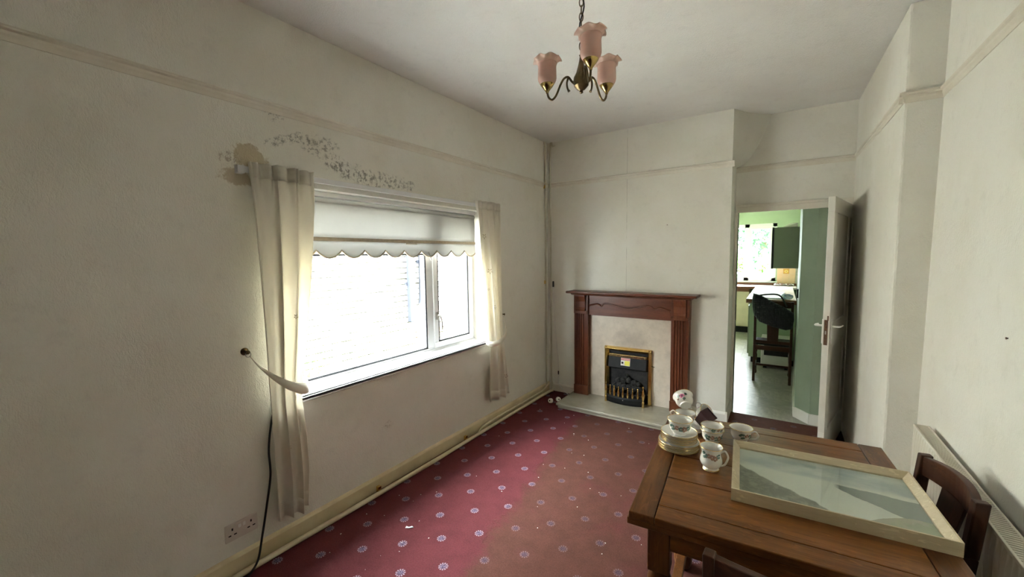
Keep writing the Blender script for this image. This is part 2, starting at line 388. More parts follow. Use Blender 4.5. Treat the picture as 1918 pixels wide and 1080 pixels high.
# ------------------------------------------------------------------ room shell
XL, XR, YB, YC, YA, YK = -2.21, .625, -1.8, 4.055, 4.42, 9.5
ZC, ZR = 2.785, 2.342
WY0, WY1, WZ0, WZ1 = 1.12, 2.88, .765, 1.945
struct(MB().bx(XL - .02, .66, YB, 4.39, -.10, 0).build('floor', M_carpet), 'red patterned fitted carpet with worn brown area', 'floor')
struct(MB().bx(XL - .05, .70, YB, YA + .1, ZC, ZC + .1).build('ceiling', M_ceil), 'off-white papered ceiling of the room', 'ceiling')
w = MB()
w.bx(XL - .26, XL, YB, WY0, -.1, ZC).bx(XL - .26, XL, WY1, YC + .4, -.1, ZC).bx(XL - .26, XL, WY0, WY1, -.1, WZ0).bx(XL - .26, XL, WY0, WY1, WZ1, ZC)
struct(w.build('wall_left', M_wall_l), 'stained cream papered wall around the window', 'wall')
struct(MB().bx(XL, -.387, YC, YA + .1, 0, ZC).build('wall_chimney', M_wall_c), 'cream papered chimney breast wall behind fireplace', 'wall')
def flue(s, t):
    z = lerp(ZR + .0, ZC, t); xb = -.385 + .27 * (t ** .55)
    k = s; x = lerp(-.388, xb, k); y = lerp(YC, YA + .003, k)
    bow = math.sin(PI * k) * .03 * t
    return (x - bow * .6, y + bow, z)
struct(MB().grid(flue, 16, 14).build('wall_flue', M_wall, smooth=True), 'sloping plaster return beside the chimney breast above the rail', 'wall')
w = MB()
w.bx(-.387, -.362, YA, YA + .1, 0, ZC).bx(.445, .60, YA, YA + .1, 0, ZC).bx(-.362, .445, YA, YA + .1, 1.965, ZC)
struct(w.build('wall_alcove', M_wall), 'cream papered wall above the open doorway', 'wall')
w = MB(); w.hexa([(.487, 2.89, 0), (.80, 2.89, 0), (.80, YA, 0), (.478, YA, 0), (.492, 2.89, ZC), (.80, 2.89, ZC), (.80, YA, ZC), (.478, YA, ZC)])
struct(w.build('wall_pier', M_wall, bevel=.012), 'projecting cream papered pier between radiator and open door', 'wall')
w = MB(); w.hexa([(.612, YB, 0), (.80, YB, 0), (.80, 2.892, 0), (.612, 2.892, 0), (.638, YB, ZC), (.80, YB, ZC), (.80, 2.892, ZC), (.638, 2.892, ZC)])
struct(w.build('wall_right', M_wall), 'cream papered wall behind the radiator', 'wall')
struct(MB().bx(XL - .05, .70, YB - .2, YB, 0, ZC).build('wall_rear', M_wall), 'cream papered wall facing the fireplace', 'wall')

# picture rails (moulded profile swept straight)
PR = [(0, -.045), (.006, -.045), (.008, -.030), (.012, -.022), (.012, -.012), (.020, -.006), (.022, 0), (.018, .006), (.004, .008), (0, .008)]
def rail(name, p, q, nrm, label):
    p, q, nrm = Vector(p), Vector(q), Vector(nrm); mb = MB(); n = len(PR)
    vs = [tuple(p + nrm * (a - .002) + Vector((0, 0, b))) for a, b in PR] + [tuple(q + nrm * (a - .002) + Vector((0, 0, b))) for a, b in PR]
    mb.add(vs, [tuple(range(n)), tuple(range(2 * n - 1, n - 1, -1))] + [(i, (i + 1) % n, n + (i + 1) % n, n + i) for i in range(n)])
    return struct(mb.build(name, M_rail), label, 'picture rail')
rail('trim_1', (XL, YB, ZR), (XL, YC - .0, ZR), (1, 0, 0), 'moulded picture rail along the window wall')
rail('trim_2', (XL, YC, ZR), (-.37, YC, ZR), (0, -1, 0), 'moulded picture rail across the chimney breast')
rail('trim_3', (-.385, YA, ZR), (.478, YA, ZR), (0, -1, 0), 'moulded picture rail above the doorway')
rail('trim_4', (.4845, YA, ZR), (.4905, 2.87, ZR), (-1, 0, 0), 'moulded picture rail on the side wall beside the door')
rail('trim_5', (.470, 2.89, ZR), (.634, 2.89, ZR), (0, -1, 0), 'short picture rail across the front of the pier')
rail('trim_6', (.634, 2.89, ZR), (.634, YB, ZR), (-1, 0, 0), 'moulded picture rail above the radiator wall')

# skirtings
SK = [(0, 0), (.018, 0), (.018, .085), (.012, .097), (.004, .104), (0, .104)]
def skirt(name, p, q, nrm, label, h=1.0, mat=None):
    p, q, nrm = Vector(p), Vector(q), Vector(nrm); n = len(SK); mb = MB()
    vs = [tuple(p + nrm * (a - .002) + Vector((0, 0, b * h))) for a, b in SK] + [tuple(q + nrm * (a - .002) + Vector((0, 0, b * h))) for a, b in SK]
    mb.add(vs, [tuple(range(n)), tuple(range(2 * n - 1, n - 1, -1))] + [(i, (i + 1) % n, n + (i + 1) % n, n + i) for i in range(n)])
    return struct(mb.build(name, mat or M_skirt), label, 'skirting')
skirt('baseboard_left', (XL, YB, 0), (XL, YC, 0), (1, 0, 0), 'yellowed cream skirting board under the window', .93)
skirt('baseboard_chimney', (XL, YC, 0), (-1.86, YC, 0), (0, -1, 0), 'cream skirting board beside the hearth corner', .85, M_rail)
skirt('baseboard_breast', (-.70, YC, 0), (-.372, YC, 0), (0, -1, 0), 'cream skirting board between hearth and doorway', 1.0, M_paint)
skirt('baseboard_jamb', (-.387, YC - .015, 0), (-.387, YA, 0), (1, 0, 0), 'cream skirting board on the side of the chimney breast', 1.0, M_paint)
skirt('baseboard_right', (.614, YB, 0), (.614, 2.89, 0), (-1, 0, 0), 'cream skirting board below the radiator', 1.0, M_paint)
skirt('baseboard_pier', (.49, 2.89, 0), (.49, YA, 0), (-1, 0, 0), 'cream skirting board behind the open door', 1.0, M_paint)

# door casing
dc = sempty('trim_7', 'cream painted door casing around the doorway', 'door frame')
f = MB(); f.bx(-.376, .478, YA - .016, YA + .001, 1.925, 1.998).bx(-.376, .478, YA - .024, YA - .001, 1.975, 1.998); f.build('architrave_head', M_rail, dc, bevel=.003)
MB().bx(-.3865, -.362, YA - .012, YA + .11, 0, 1.94).build('architrave_stile', M_rail, dc, bevel=.003)
MB().bx(.438, .477, YA - .016, YA + .11, 0, 1.93).build('architrave_stile', M_rail, dc, bevel=.003)
f = MB(); f.bx(-.362, .44, YA, YA + .10, 1.935, 1.966); f.build('head_lining', M_paint, dc)
MB().bx(-.3625, -.3595, YA + .01, YA + .035, .90, 1.05).build('strike_plate', M_rust, dc)

# ------------------------------------------------------------------ window in the left wall
w1 = sempty('window_1', 'white plastic window with wide fixed pane and narrow casement', 'window')
FX0, FX1 = -2.415, -2.35       # frame depth
def fr(y0, y1, z0, z1, x0=FX0, x1=FX1): return (x0, x1, y0, y1, z0, z1)
f = MB(); f.bx(*fr(WY0, WY1, WZ0, WZ0 + .05)).bx(*fr(WY0, WY1, WZ1 - .05, WZ1)).bx(*fr(WY0, WY0 + .05, WZ0 + .05, WZ1 - .05)).bx(*fr(WY1 - .045, WY1, WZ0 + .05, WZ1 - .05))
f.build('frame', M_white, w1, bevel=.004)
MU0, MU1 = 2.29, 2.37
MB().bx(*fr(MU0, MU1, WZ0 + .05, WZ1 - .05)).build('mullion', M_white, w1, bevel=.004)
MB().bx(*fr(WY0 + .05, MU0, 1.575, 1.645)).build('transom', M_white, w1, bevel=.004)
f = MB(); y0, y1, z0, z1 = MU1 - .01, WY1 - .037, WZ0 + .042, WZ1 - .042; t = .048
f.bx(FX0 - .01, FX1 + .012, y0, y1, z0, z0 + t).bx(FX0 - .01, FX1 + .012, y0, y1, z1 - t, z1).bx(FX0 - .01, FX1 + .012, y0, y0 + t, z0 + t, z1 - t).bx(FX0 - .01, FX1 + .012, y1 - t, y1, z0 + t, z1 - t)
f.build('casement', M_white, w1, bevel=.005)
def gasket(y0, y1, z0, z1, x=FX1 - .012, g=.008):
    f = MB(); f.bx(x - .01, x, y0, y1, z0, z0 + g).bx(x - .01, x, y0, y1, z1 - g, z1).bx(x - .01, x, y0, y0 + g, z0, z1).bx(x - .01, x, y1 - g, y1, z0, z1)
    f.build('gasket', M_gasket, w1)
gasket(WY0 + .047, MU0 + .003, WZ0 + .047, 1.578, FX1 - .001, .014); gasket(WY0 + .047, MU0 + .003, 1.642, WZ1 - .047, FX1 - .001, .012); gasket(y0 + t - .003, y1 - t + .003, z0 + t - .003, z1 - t + .003, FX1 + .011, .013)
MB().bx(-2.385, -2.381, WY0 + .045, MU0 + .005, WZ0 + .045, WZ1 - .045).build('pane', M_glass, w1)
MB().bx(-2.380, -2.376, y0 + t - .005, y1 - t + .005, z0 + t - .005, z1 - t + .005).build('pane', M_glass, w1)
h = MB(); h.bx(FX1 + .010, FX1 + .024, 2.375, 2.400, 1.04, 1.10); h.tube(bez([(FX1 + .02, 2.388, 1.08), (FX1 + .045, 2.392, 1.07), (FX1 + .047, 2.410, 1.02), (FX1 + .045, 2.414, .955)], 5), .006)
h.build('handle', M_steel, w1, smooth=True)
f = MB(); f.bx(-2.352, XL + .035, WY0 - .0, WY1, WZ0, WZ0 + .022); f.bx(XL + .001, XL + .035, WY0 - .06, WY1 + .02, WZ0 - .006, WZ0 + .022); f.build('sill', M_white, w1, bevel=.006)
f = MB(); f.bx(-2.352, -2.335, WY0, WY1, WZ0 + .02, WZ0 + .034); f.build('sill_bead', M_white, w1)
f = MB(); f.bx(FX1, XL - .001, WY1 - .005, WY1 + .001, WZ0 + .022, WZ1); f.build('reveal_lining', M_paint, w1)
f = MB(); f.bx(FX1, XL - .001, WY0 - .001, WY0 + .005, WZ0 + .022, WZ1); f.build('reveal_lining', M_paint, w1)

# roller blind
bl = thing('roller_blind', 'cream roller blind with scalloped hem pulled partway down window', 'blind', (-2.302, 2.0, WZ1))
BY0, BY1 = WY0 + .03 - 2.0, 2.835 - 2.0
MB().bx(-.045, .030, BY0, BY1, -.030, -.001).build('headrail', M_white, bl, bevel=.004)
MB().tube([(0.0, BY0, -.052), (0.0, BY1, -.052)], .022, 14).build('roller', M_blind, bl, smooth=True)
def fab(s, t): return (.018 + .004 * math.sin(PI * t), lerp(BY0 + .01, BY1 - .008, s), lerp(-.055, -.268, t))
MB().grid(fab, 24, 8).build('fabric', M_blind, bl, smooth=True, solid=.001)
br_ = MB(); br_.bx(.012, .026, BY0 + .005, BY1 - .004, -.290, -.268); br_.build('hem_bar', M_braid, bl, bevel=.003)
NL = 10; per = (BY1 - BY0 - .018) / NL
def hem_z(y):
    u = ((BY1 - .008 - y) / per + .12) % 1.0
    return -.345 - .048 * math.sin(PI * u) ** .8
def skirtf(s, t):
    y = lerp(BY0 + .01, BY1 - .008, s); return (.020 + .004 * t, y, lerp(-.289, hem_z(y), t))
MB().grid(skirtf, 181, 5).build('scalloped_skirt', M_blind, bl, smooth=True, solid=.001)
br_ = MB(); br_.tube([(.025, lerp(BY0 + .01, BY1 - .008, i / 180), hem_z(lerp(BY0 + .01, BY1 - .008, i / 180))) for i in range(181)], .0055, 6); br_.build('hem_braid', M_braid, bl, smooth=True)
MB().bx(.027, .036, .03, .13, -.300, -.292).build('pull_bar', M_braid, bl, bevel=.002)
MB().tube(bez([(.026, .255, -.355), (.03, .262, -.38), (.028, .278, -.42)], 4), .0035, 6).build('pull_cord', M_steel, bl, smooth=True)

# curtain track
tr = thing('curtain_track', 'white plastic curtain track fixed above the window', 'curtain track', (XL, 2.0, 1.985))
MB().bx(.020, .034, -1.055, 1.0, -.014, .016).build('track', M_white, tr, bevel=.003)
for y in (-1.0, -.35, .3, .95): MB().bx(-.001, .022, y - .012, y + .012, -.010, .012).build('bracket', M_white, tr)
MB().bx(.0, .036, -1.085, -1.053, -.020, .018).build('end_stop', M_white, tr, bevel=.003)

# curtains
def curtain(label, left, right, zt, zb, xb, nf, ph, amp, tie_z, flip, flowers=()):
    c = thing('curtain', label, 'curtain', (XL, lerp(left[0][1], right[0][1], .5), zb))
    y00 = c.location.y
    def surf(s, t):
        z = lerp(zt, zb, t); yl, yr = interp(left, z), interp(right, z)
        k = math.exp(-((z - tie_z) / .22) ** 2)
        a = amp * (1 - .35 * k) * (.65 + .5 * t); top = math.exp(-((t) / .075) ** 2)
        fold = math.sin(2 * PI * nf * s + ph + .5 * math.sin(3 * t + 2 * s)) + .45 * math.sin(2 * PI * nf * 1.7 * s + 1.3 * t + ph * 2) * (1 - .5 * t)
        fold = lerp(fold, 1.5 * math.sin(2 * PI * 8 * s + ph) + .4 * math.sin(2 * PI * 13 * s), top * .85)
        ee = s if flip else 1 - s
        base = xb - .020 * top + .012 * math.sin(PI * s) - .018 * max(0, ee - .8) / .2 + .02 * t * (1 - t)
        y = lerp(yl, yr, s) + .010 * math.cos(2 * PI * nf * s + ph) * (yr - yl) / .25
        x = max(.028, base + a * fold)
        return (x, y - y00, z - zb + .006 * math.sin(7 * s) * t)
    MB().grid(surf, 120, 60).build('cloth', M_curt, c, smooth=True, solid=.0025, ang=180)
    hd = MB()
    def head(s, t):
        x, y, z = surf(.02 + .96 * s, .005 + .035 * t); return (x + .004, y, z)
    hd.grid(head, 100, 4).build('heading_tape', M_curt, c, smooth=True, solid=.003, ang=180)
    hm = MB()
    def hem(s, t):
        x, y, z = surf(s, .955 + .045 * t); return (x + .003, y, z)
    hm.grid(hem, 110, 4).build('hem', M_curt, c, smooth=True, solid=.002, ang=180)
    for (s, t, r) in flowers:
        P = Vector(surf(s, t)); du = Vector(surf(s + .01, t)) - P; dv = Vector(surf(s, t + .01)) - P; du.normalize(); dv.normalize(); n = du.cross(dv)
        if n.x < 0: n = -n
        fm = MB()
        for k in range(5):
            a = 2 * PI * k / 5 + .3; ctr = P + n * .006 + (du * math.cos(a) + dv * math.sin(a)) * r * .62
            fm.add([tuple(ctr + (du * math.cos(a + b) * l + dv * math.sin(a + b) * l)) for b, l in ((0, r * .5), (1.57, r * .2), (PI, r * .45), (-1.57, r * .2))], [(0, 1, 2, 3)])
        fm.build('embroidered_flower', M_braid, c, solid=.001)
    return c, surf
LL = [(.215, .979), (.465, .975), (.693, .972), (.85, .972), (1.0, .968), (1.245, .962), (1.565, .955), (1.823, .950), (2.02, .948)]
LR = [(.202, 1.135), (.394, 1.150), (.64, 1.142), (.80, 1.128), (.90, 1.135), (1.104, 1.165), (1.447, 1.208), (1.735, 1.235), (2.02, 1.265)]
curtain('long cream curtain tied back, hanging above the double socket', LL, LR, 2.02, .19, .075, 3.0, .6, .024, .92, False,
        [(.45, .25, .014), (.7, .42, .014), (.85, .66, .014), (.5, .8, .014)])
RL = [(.285, 2.818), (.503, 2.825), (.74, 2.835), (.795, 2.825), (.892, 2.81), (1.273, 2.768), (1.685, 2.728), (2.02, 2.715)]
RR = [(.21, 3.134), (.429, 3.103), (.74, 3.062), (.851, 3.044), (1.252, 3.03), (1.693, 3.025), (2.02, 3.05)]
RL = [(z, y) for z, y in RL]; RR = [(z, y) for z, y in RR]
curtain('cream embroidered curtain tied back beside the window, near the fireplace corner', RL, RR, 2.02, .25, .072, 3.2, 2.2, .024, .80, True,
        [(.16, .17, .024), (.22, .34, .026), (.18, .43, .012), (.26, .52, .022), (.4, .62, .012), (.85, .9, .022)])
def tieback(label, hook, pts, wid):
    t = thing('curtain_tieback', label, 'tieback', hook)
    h = Vector(hook); P = bez([Vector(p) - h for p in pts], 6); mb = MB(); n = len(P); vs = []; fs = []
    for i, p in enumerate(P):
        k = i / (n - 1); ww = wid * interp([(0, .12), (.15, .22), (.35, .75), (.55, 1), (.8, .9), (1, .5)], k) / 2
        vs += [tuple(p + Vector((0, 0, ww))), tuple(p - Vector((0, 0, ww)))]
    fs = [(2 * i, 2 * i + 1, 2 * i + 3, 2 * i + 2) for i in range(n - 1)]
    mb.add(vs, fs).build('strap', M_tie, t, smooth=True, solid=.004, ang=180)
    mb = MB(); mb.lathe([(.018, 0), (.019, .004), (.012, .008), (.006, .012), (.006, .03), (.010, .034), (.010, .040), (0.001, .043)], 16, RY(PI / 2)); mb.build('hook', M_bronze, t, smooth=True)
    mb = MB(); mb.tube([(.022, .012 * math.cos(a) + .008, .014 * math.sin(a) - .014) for a in [2 * PI * i / 16 for i in range(16)]], .002, 6, closed=True); mb.build('ring', M_steel, t, smooth=True)
tieback('cream fabric tieback on brass hook above the double socket', (XL, .905, 1.095),
        [(XL + .025, .92, 1.07), (XL + .06, .95, 1.01), (XL + .125, 1.01, .935), (XL + .150, 1.08, .885), (XL + .135, 1.14, .868), (XL + .075, 1.165, .872), (XL + .03, 1.13, .92)], .060)
tieback('cream fabric tieback on hook close to the fireplace corner', (XL, 3.115, 1.0),
        [(XL + .025, 3.11, .98), (XL + .06, 3.09, .92), (XL + .115, 3.03, .845), (XL + .128, 2.93, .79), (XL + .112, 2.84, .775), (XL + .065, 2.80, .79), (XL + .035, 2.83, .83)], .05)

# ------------------------------------------------------------------ outside the window: alley wall
XE = -4.30
ew = sempty('wall_alley', 'white painted brick wall across the alley', 'wall')
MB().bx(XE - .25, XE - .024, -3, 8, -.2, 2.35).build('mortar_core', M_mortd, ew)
MB().bx(XE - .28, XE + .02, -3, 8, 2.35, 2.42).build('coping', M_mort, ew)
BL, BH, GAP = .235, .076, .012
def bmesh_brick(proud, mat, gz):
    me = MB().bx(-.04, proud, -BL / 2 + GAP / 2, BL / 2 - GAP / 2, -BH / 2 + gz / 2, BH / 2 - gz / 2).mesh('brick'); me.materials.append(mat); return me
B_UP = [bmesh_brick(p, mt, g) for p, mt, g in ((0, M_brickw, .024), (.003, M_brickw, .013), (.002, M_brickw2, .020), (-.003, M_brickw, .016))]
B_LO = [bmesh_brick(p, mt, g) for p, mt, g in ((.04, M_bricko, .014), (.046, M_bricko2, .016), (.036, M_bricko2, .014), (.04, M_brickw2, .016))]
for r in range(18):
    z = .27 + BH * (r + .5); low = z < .65
    for c in range(15):
        y = 1.95 + BL * (c + (.5 if r % 2 else 0))
        me = random.choice(B_LO if low else B_UP)
        o = bpy.data.objects.new('brick', me); COL.objects.link(o); o.parent = ew
        o.location = (XE + random.uniform(-.002, .002), y, z + random.uniform(-.002, .002)); o.rotation_euler = (random.uniform(-.012, .012), 0, 0)
MB().bx(XE - .02, XE + .036, -3, 1.835, -.2, .65).build('plinth', M_brickfar, ew)
MB().bx(XE - .02, XE + .036, 5.47, 8, -.2, .65).build('plinth', M_brickfar, ew)
struct(MB().bx(XE - .2, XL - .26, -3, 8, -.2, .14).build('floor_alley', M_conc), 'grey concrete alley between house and brick wall', 'ground')
MB().bx(XE - .03, XE, -3, 1.83, .27, 2.35).build('far_brickwork', M_brickfar, ew)
MB().bx(XE - .03, XE, 5.475, 8, .27, 2.35).build('far_brickwork', M_brickfar, ew)
MB().bx(XE - .03, XE, 1.83, 5.475, 1.638, 2.35).build('far_brickwork', M_brickfar, ew)
MB().bx(XE - .03, XE + .036, 1.83, 5.475, -.2, .27).build('far_brickwork', M_brickfar, ew)
dp = thing('downpipe', 'blue-grey square downpipe fixed to the painted brick wall', 'downpipe', (XE + .001, 3.86, .66))
MB().bx(.012, .08, -.05, .05, 0, 1.55).build('pipe', M_dpipe, dp, bevel=.01)
for z in (.5, 1.25): MB().bx(0, .03, -.07, .07, z, z + .05).build('bracket', M_dpipe, dp)
dp = thing('downpipe', 'rounded blue-grey waste pipe with open lower end beside square downpipe', 'downpipe', (XE + .001, 4.06, .86))
mb = MB(); mb.tube(bez([(.055, .01, 1.3), (.055, .01, .5), (.055, .0, .12), (.06, -.03, .02)], 6), .052, 14); mb.build('pipe', M_dpipe, dp, smooth=True)
MB().bx(0, .03, -.05, .07, .6, .65).build('bracket', M_dpipe, dp)
def pot(y, x, h, label):
    p = thing('terracotta_pot', label, 'pot', (x, y, .14))
    MB().lathe([(.075, 0), (.08, .01), (.105, h - .06), (.108, h - .055), (.118, h - .055), (.12, h), (.105, h), (.098, h - .04), (.07, .03)], 24, cap1=True).build('body', M_terra, p, smooth=True)
    MB().lathe([(.1, h - .035), (.05, h - .03), (0.001, h - .028)], 20).build('soil', M_bark, p, smooth=True)
pot(4.62, -4.10, .50, 'tall terracotta pot standing near the rounded waste pipe')
pot(3.97, -4.10, .40, 'shorter terracotta pot standing below the square downpipe')
def weeds(y, x, n, label, hmax):
    p = thing('weed_clump', label, 'plant', (x, y, .14)); mb = MB(); st = MB()
    for i in range(n):
        a = random.uniform(0, 2 * PI); l = random.uniform(.4, 1) * hmax; ox, oy = random.uniform(-.05, .05), random.uniform(-.12, .12)
        tip = Vector((ox + math.cos(a) * l * .35, oy + math.sin(a) * l * .6, l)); st.tube(bez([(ox, oy, 0), (ox + math.cos(a) * .03, oy + math.sin(a) * .04, l * .6), tip], 3), .003, 4)
        for k in range(7):
            q = Vector((ox, oy, 0)).lerp(tip, .3 + .1 * k); b = random.uniform(0, 2 * PI); d = Vector((math.cos(b), math.sin(b), .35)) * .055; e = Vector((-math.sin(b), math.cos(b), 0)) * .014
            mb.add([tuple(q), tuple(q + d * .5 + e), tuple(q + d), tuple(q + d * .5 - e)], [(0, 1, 2, 3)])
    mb.build('leaves', M_leaf, p)['kind'] = 'stuff'; st.build('stems', M_leaf, p)['kind'] = 'stuff'
weeds(2.36, -4.15, 22, 'green leafy weeds growing at the foot of the brick wall', .42)
weeds(3.0, -4.16, 10, 'sparse short weeds along the base of the brick wall', .28)

# ------------------------------------------------------------------ pipes, socket, cables on the left
def pipe(label, pts, r, mat, clips=()):
    o = thing('heating_pipe', label, 'pipe', pts[0]); b = Vector(pts[0])
    MB().tube([Vector(p) - b for p in pts], r, 12).build('tube', mat, o, smooth=True)
    for c in clips:
        q = Vector(c) - b; MB().bx(q.x - .018, q.x + .006, q.y - .012, q.y + .012, q.z - .017, q.z + .022).build('clip', M_brass if c[2] > .03 else mat, o, bevel=.003)
    return o
pipe('cream painted pipe running along the foot of the window wall', [(-2.150, YB, .020), (-2.150, 1.0, .018)] + bez([(-2.150, 1.0, .018), (-2.140, 1.5, .018), (-2.135, 2.2, .018), (-2.145, 3.2, .018), (-2.145, 3.9, .018), (-2.12, 3.99, .022)], 5)[1:], .0145, M_pipe,
     [(-2.15, 1.62, .036), (-2.15, 2.5, .035)])
pipe('thinner cream painted pipe above the skirting pipe, bending at the corner', bez([(-2.146, 2.66, .022), (-2.165, 2.74, .040), (-2.175, 2.84, .045), (-2.175, 3.3, .046), (-2.172, 3.7, .046), (-2.165, 3.82, .055), (-2.160, 3.90, .085), (-2.160, 3.96, .10)], 5), .011, M_pipe)
pipe('cream riser pipe in the corner, on the window wall side', bez([(-2.165, 3.94, .07), (-2.19, 3.965, .14), (-2.194, 3.97, .3), (-2.194, 3.97, 1.4), (-2.194, 3.97, 2.70), (-2.20, 3.97, 2.76)], 5), .0095, M_pipew, [(-2.196, 3.97, 1.25), (-2.196, 3.97, 2.3)])
pipe('cream riser pipe in the corner, on the chimney breast side', bez([(-2.125, 3.97, .03), (-2.125, 3.985, .07), (-2.15, 4.01, .16), (-2.168, 4.038, .3), (-2.168, 4.04, 1.4), (-2.168, 4.04, 2.69), (-2.14, 4.045, 2.74), (-2.12, 4.06, 2.75)], 5), .0095, M_pipew, [])
sk = thing('wall_socket', 'double power socket on the wall above the skirting', 'socket', (XL, .838, .215))
MB().bx(-.001, .009, -.073, .073, -.043, .043).build('plate', M_socket, sk, bevel=.003)
for y0 in (-.042, .042):
    for (a, b, ww, hh) in ((0, .016, .0035, .006), (-.012, -.012, .006, .003), (.012, -.012, .006, .003)):
        MB().bx(.0085, .0096, y0 + a - ww, y0 + a + ww, b - hh, b + hh).build('pin_hole', M_black, sk)
for y0 in (-.010, .010): MB().bx(.0085, .013, y0 - .006, y0 + .006, .012, .030).build('switch', M_plug, sk, bevel=.001)
cb = tag(MB().tube(bez([(XL + .02, 1.04, .86), (XL + .012, 1.005, .70), (XL + .010, .985, .56), (XL + .010, .985, .42), (XL + .012, .955, .26), (XL + .030, .918, .13), (XL + .075, .87, .045), (XL + .10, .80, .008), (XL + .14, .68, .006), (XL + .3, .5, .006)], 8), .0055, 8).build('power_cable', M_cable, smooth=True),
         'black cable hanging from behind the curtain past the socket', 'cable')
ac = thing('aerial_cable', 'thin white cable with black connector hanging beside the fireplace', 'cable', (-2.14, YC - .012, 1.2))
MB().tube(bez([(0, 0, 0), (.012, 0, -.3), (.035, 0, -.6), (.055, .0, -.85), (.062, -.005, -1.02), (.075, -.02, -1.10), (.15, -.06, -1.15), (.225, -.08, -1.185)], 6), .004, 6).build('wire', M_plug, ac, smooth=True)
MB().lathe([(.009, -.005), (.010, 0), (.010, .055), (.006, .06)], 10, cap1=True).build('connector', M_cable, ac, smooth=True)
MB().lathe([(.006, 0), (.007, .04)], 10, T((.062, -.004, -1.0)), cap1=True).build('joint_sleeve', M_cable, ac, smooth=True)
for i, (x, y, lab) in enumerate(((-1.985, 3.675, 'small white plastic cap on carpet, away from the hearth'), (-1.935, 3.755, 'small white plastic cap on carpet touching the hearth corner'))):
    k = thing('plastic_cap', lab, 'cap', (x, y, 0), i * .8)
    MB().lathe([(.022, 0), (.024, .004), (.024, .030), (.020, .036), (.010, .038)], 16, T((0, 0, .024)) @ RX(1.3) @ T((0, 0, -.018)), cap1=True).build('shell', M_plug, k, smooth=True)
    MB().lathe([(.007, 0), (.007, .004)], 10, T((0, 0, .024)) @ RX(1.3) @ T((0, 0, .0185)), cap1=True).build('hole', M_black, k)

# ------------------------------------------------------------------ fireplace
he = thing('hearth', 'two-tier polished stone hearth slab in front of the fireplace', 'hearth', (-1.27, YC, 0))
MB().bx(-.605, .605, -.475, -.002, .028, .052).build('top_slab', M_hearth, he, bevel=.005)
MB().bx(-.590, .590, -.460, -.002, -.001, .0285).build('lower_slab', M_hearth, he, bevel=.003)
fs = thing('fireplace_surround', 'dark mahogany fireplace surround with fluted pilasters and carved frieze', 'fireplace', (-1.27, YC, .0515))
Z = lambda z: z - .0515
p = MB(); p.prism([(-.195, 1.150), (-.205, 1.156), (-.205, 1.168), (-.20, 1.173), (-.001, 1.173), (-.001, 1.150)], -.622, .652, 'x', T((0, 0, -.0515))); p.build('mantel_shelf', M_mahog, fs, bevel=.002)
p = MB(); p.prism([(-.165, 1.152), (-.155, 1.138), (-.13, 1.128), (-.001, 1.128), (-.001, 1.152)], -.585, .600, 'x', T((0, 0, -.0515))); p.build('cornice', M_mahog, fs)
MB().bx(-.419, .421, -.075, -.001, Z(.918), Z(1.13)).build('frieze', M_mahog, fs, bevel=.002)
sw = [(-1.686, 1.017), (-1.591, 1.039), (-1.553, 1.022), (-1.545, 1.018), (-1.505, 1.05), (-1.408, 1.033), (-1.271, 1.009), (-1.165, 1.026), (-1.062, 1.048), (-1.005, 1.018), (-.957, 1.036), (-.86, 1.005)]
MB().tube(bez([(x + 1.27, -.078, Z(z)) for x, z in sw], 6), .009, 8).build('carved_swag', M_mahog, fs, smooth=True)
for x0 in (-.573, .420):
    x1 = x0 + .155
    prof = [(x0, -.001), (x0, -.095), (x0 + .028, -.095)]
    xx = x0 + .028
    for k in range(4):
        prof += [(xx + .004, -.085), (xx + .021, -.085), (xx + .025, -.095)]; xx += .025
    prof += [(x1, -.095), (x1, -.001)]
    MB().prism(prof, 0, Z(.93), 'z').build('pilaster', M_mahog_z, fs)
    MB().bx(x0 - .004, x1 + .004, -.102, -.001, 0, .10).build('pilaster_base', M_mahog_z, fs, bevel=.003)
    c = MB(); c.bx(x0 - .004, x1 + .004, -.100, -.001, Z(.93), Z(1.13)); c.build('corbel_block', M_mahog_z, fs, bevel=.003)
    c = MB(); c.prism([(-.099, Z(.965)), (-.118, Z(.958)), (-.122, Z(.975)), (-.113, Z(1.00)), (-.116, Z(1.06)), (-.135, Z(1.115)), (-.135, Z(1.13)), (-.099, Z(1.13))], x0 + .022, x1 - .022, 'x'); c.build('corbel', M_mahog_z, fs, bevel=.003)
    MB().bx(x0 + .004, x1 - .004, -.115, -.097, Z(.930), Z(.962)).build('corbel_ledge', M_mahog_z, fs, bevel=.003)
bp = MB(); bp.bx(-.4145, -.245, -.032, -.001, 0, Z(.919)).bx(.235, .4165, -.032, -.001, 0, Z(.919)).bx(-.245, .235, -.032, -.001, Z(.602), Z(.919))
s_ = NT('sooty_marble'); xx, yy, zz = s_.xyz()
d_ = s_.math('SQRT', s_.math('ADD', s_.math('POWER', s_.math('DIVIDE', s_.math('SUBTRACT', xx, .02), .22), 2), s_.math('POWER', s_.math('DIVIDE', s_.math('SUBTRACT', zz, .62), .15), 2)))
d_ = s_.math('ADD', d_, s_.math('MULTIPLY', s_.math('SUBTRACT', s_.noise(6, 4, .7), .5), 1.3))
s_.set(s_.mix(s_.math('MULTIPLY', s_.step(d_, 1.1, .1), .45), s_.mix(s_.step(s_.noise(11, 5, .7), .35, .7), (.68, .60, .50), (.58, .51, .42)), (.20, .17, .15)), .32, 0, .4)
tag(bp.build('back_panel', s_.m, None), 'cream marble back panel, sooty above the gas fire', 'panel').location = (-1.27, YC, .0515)
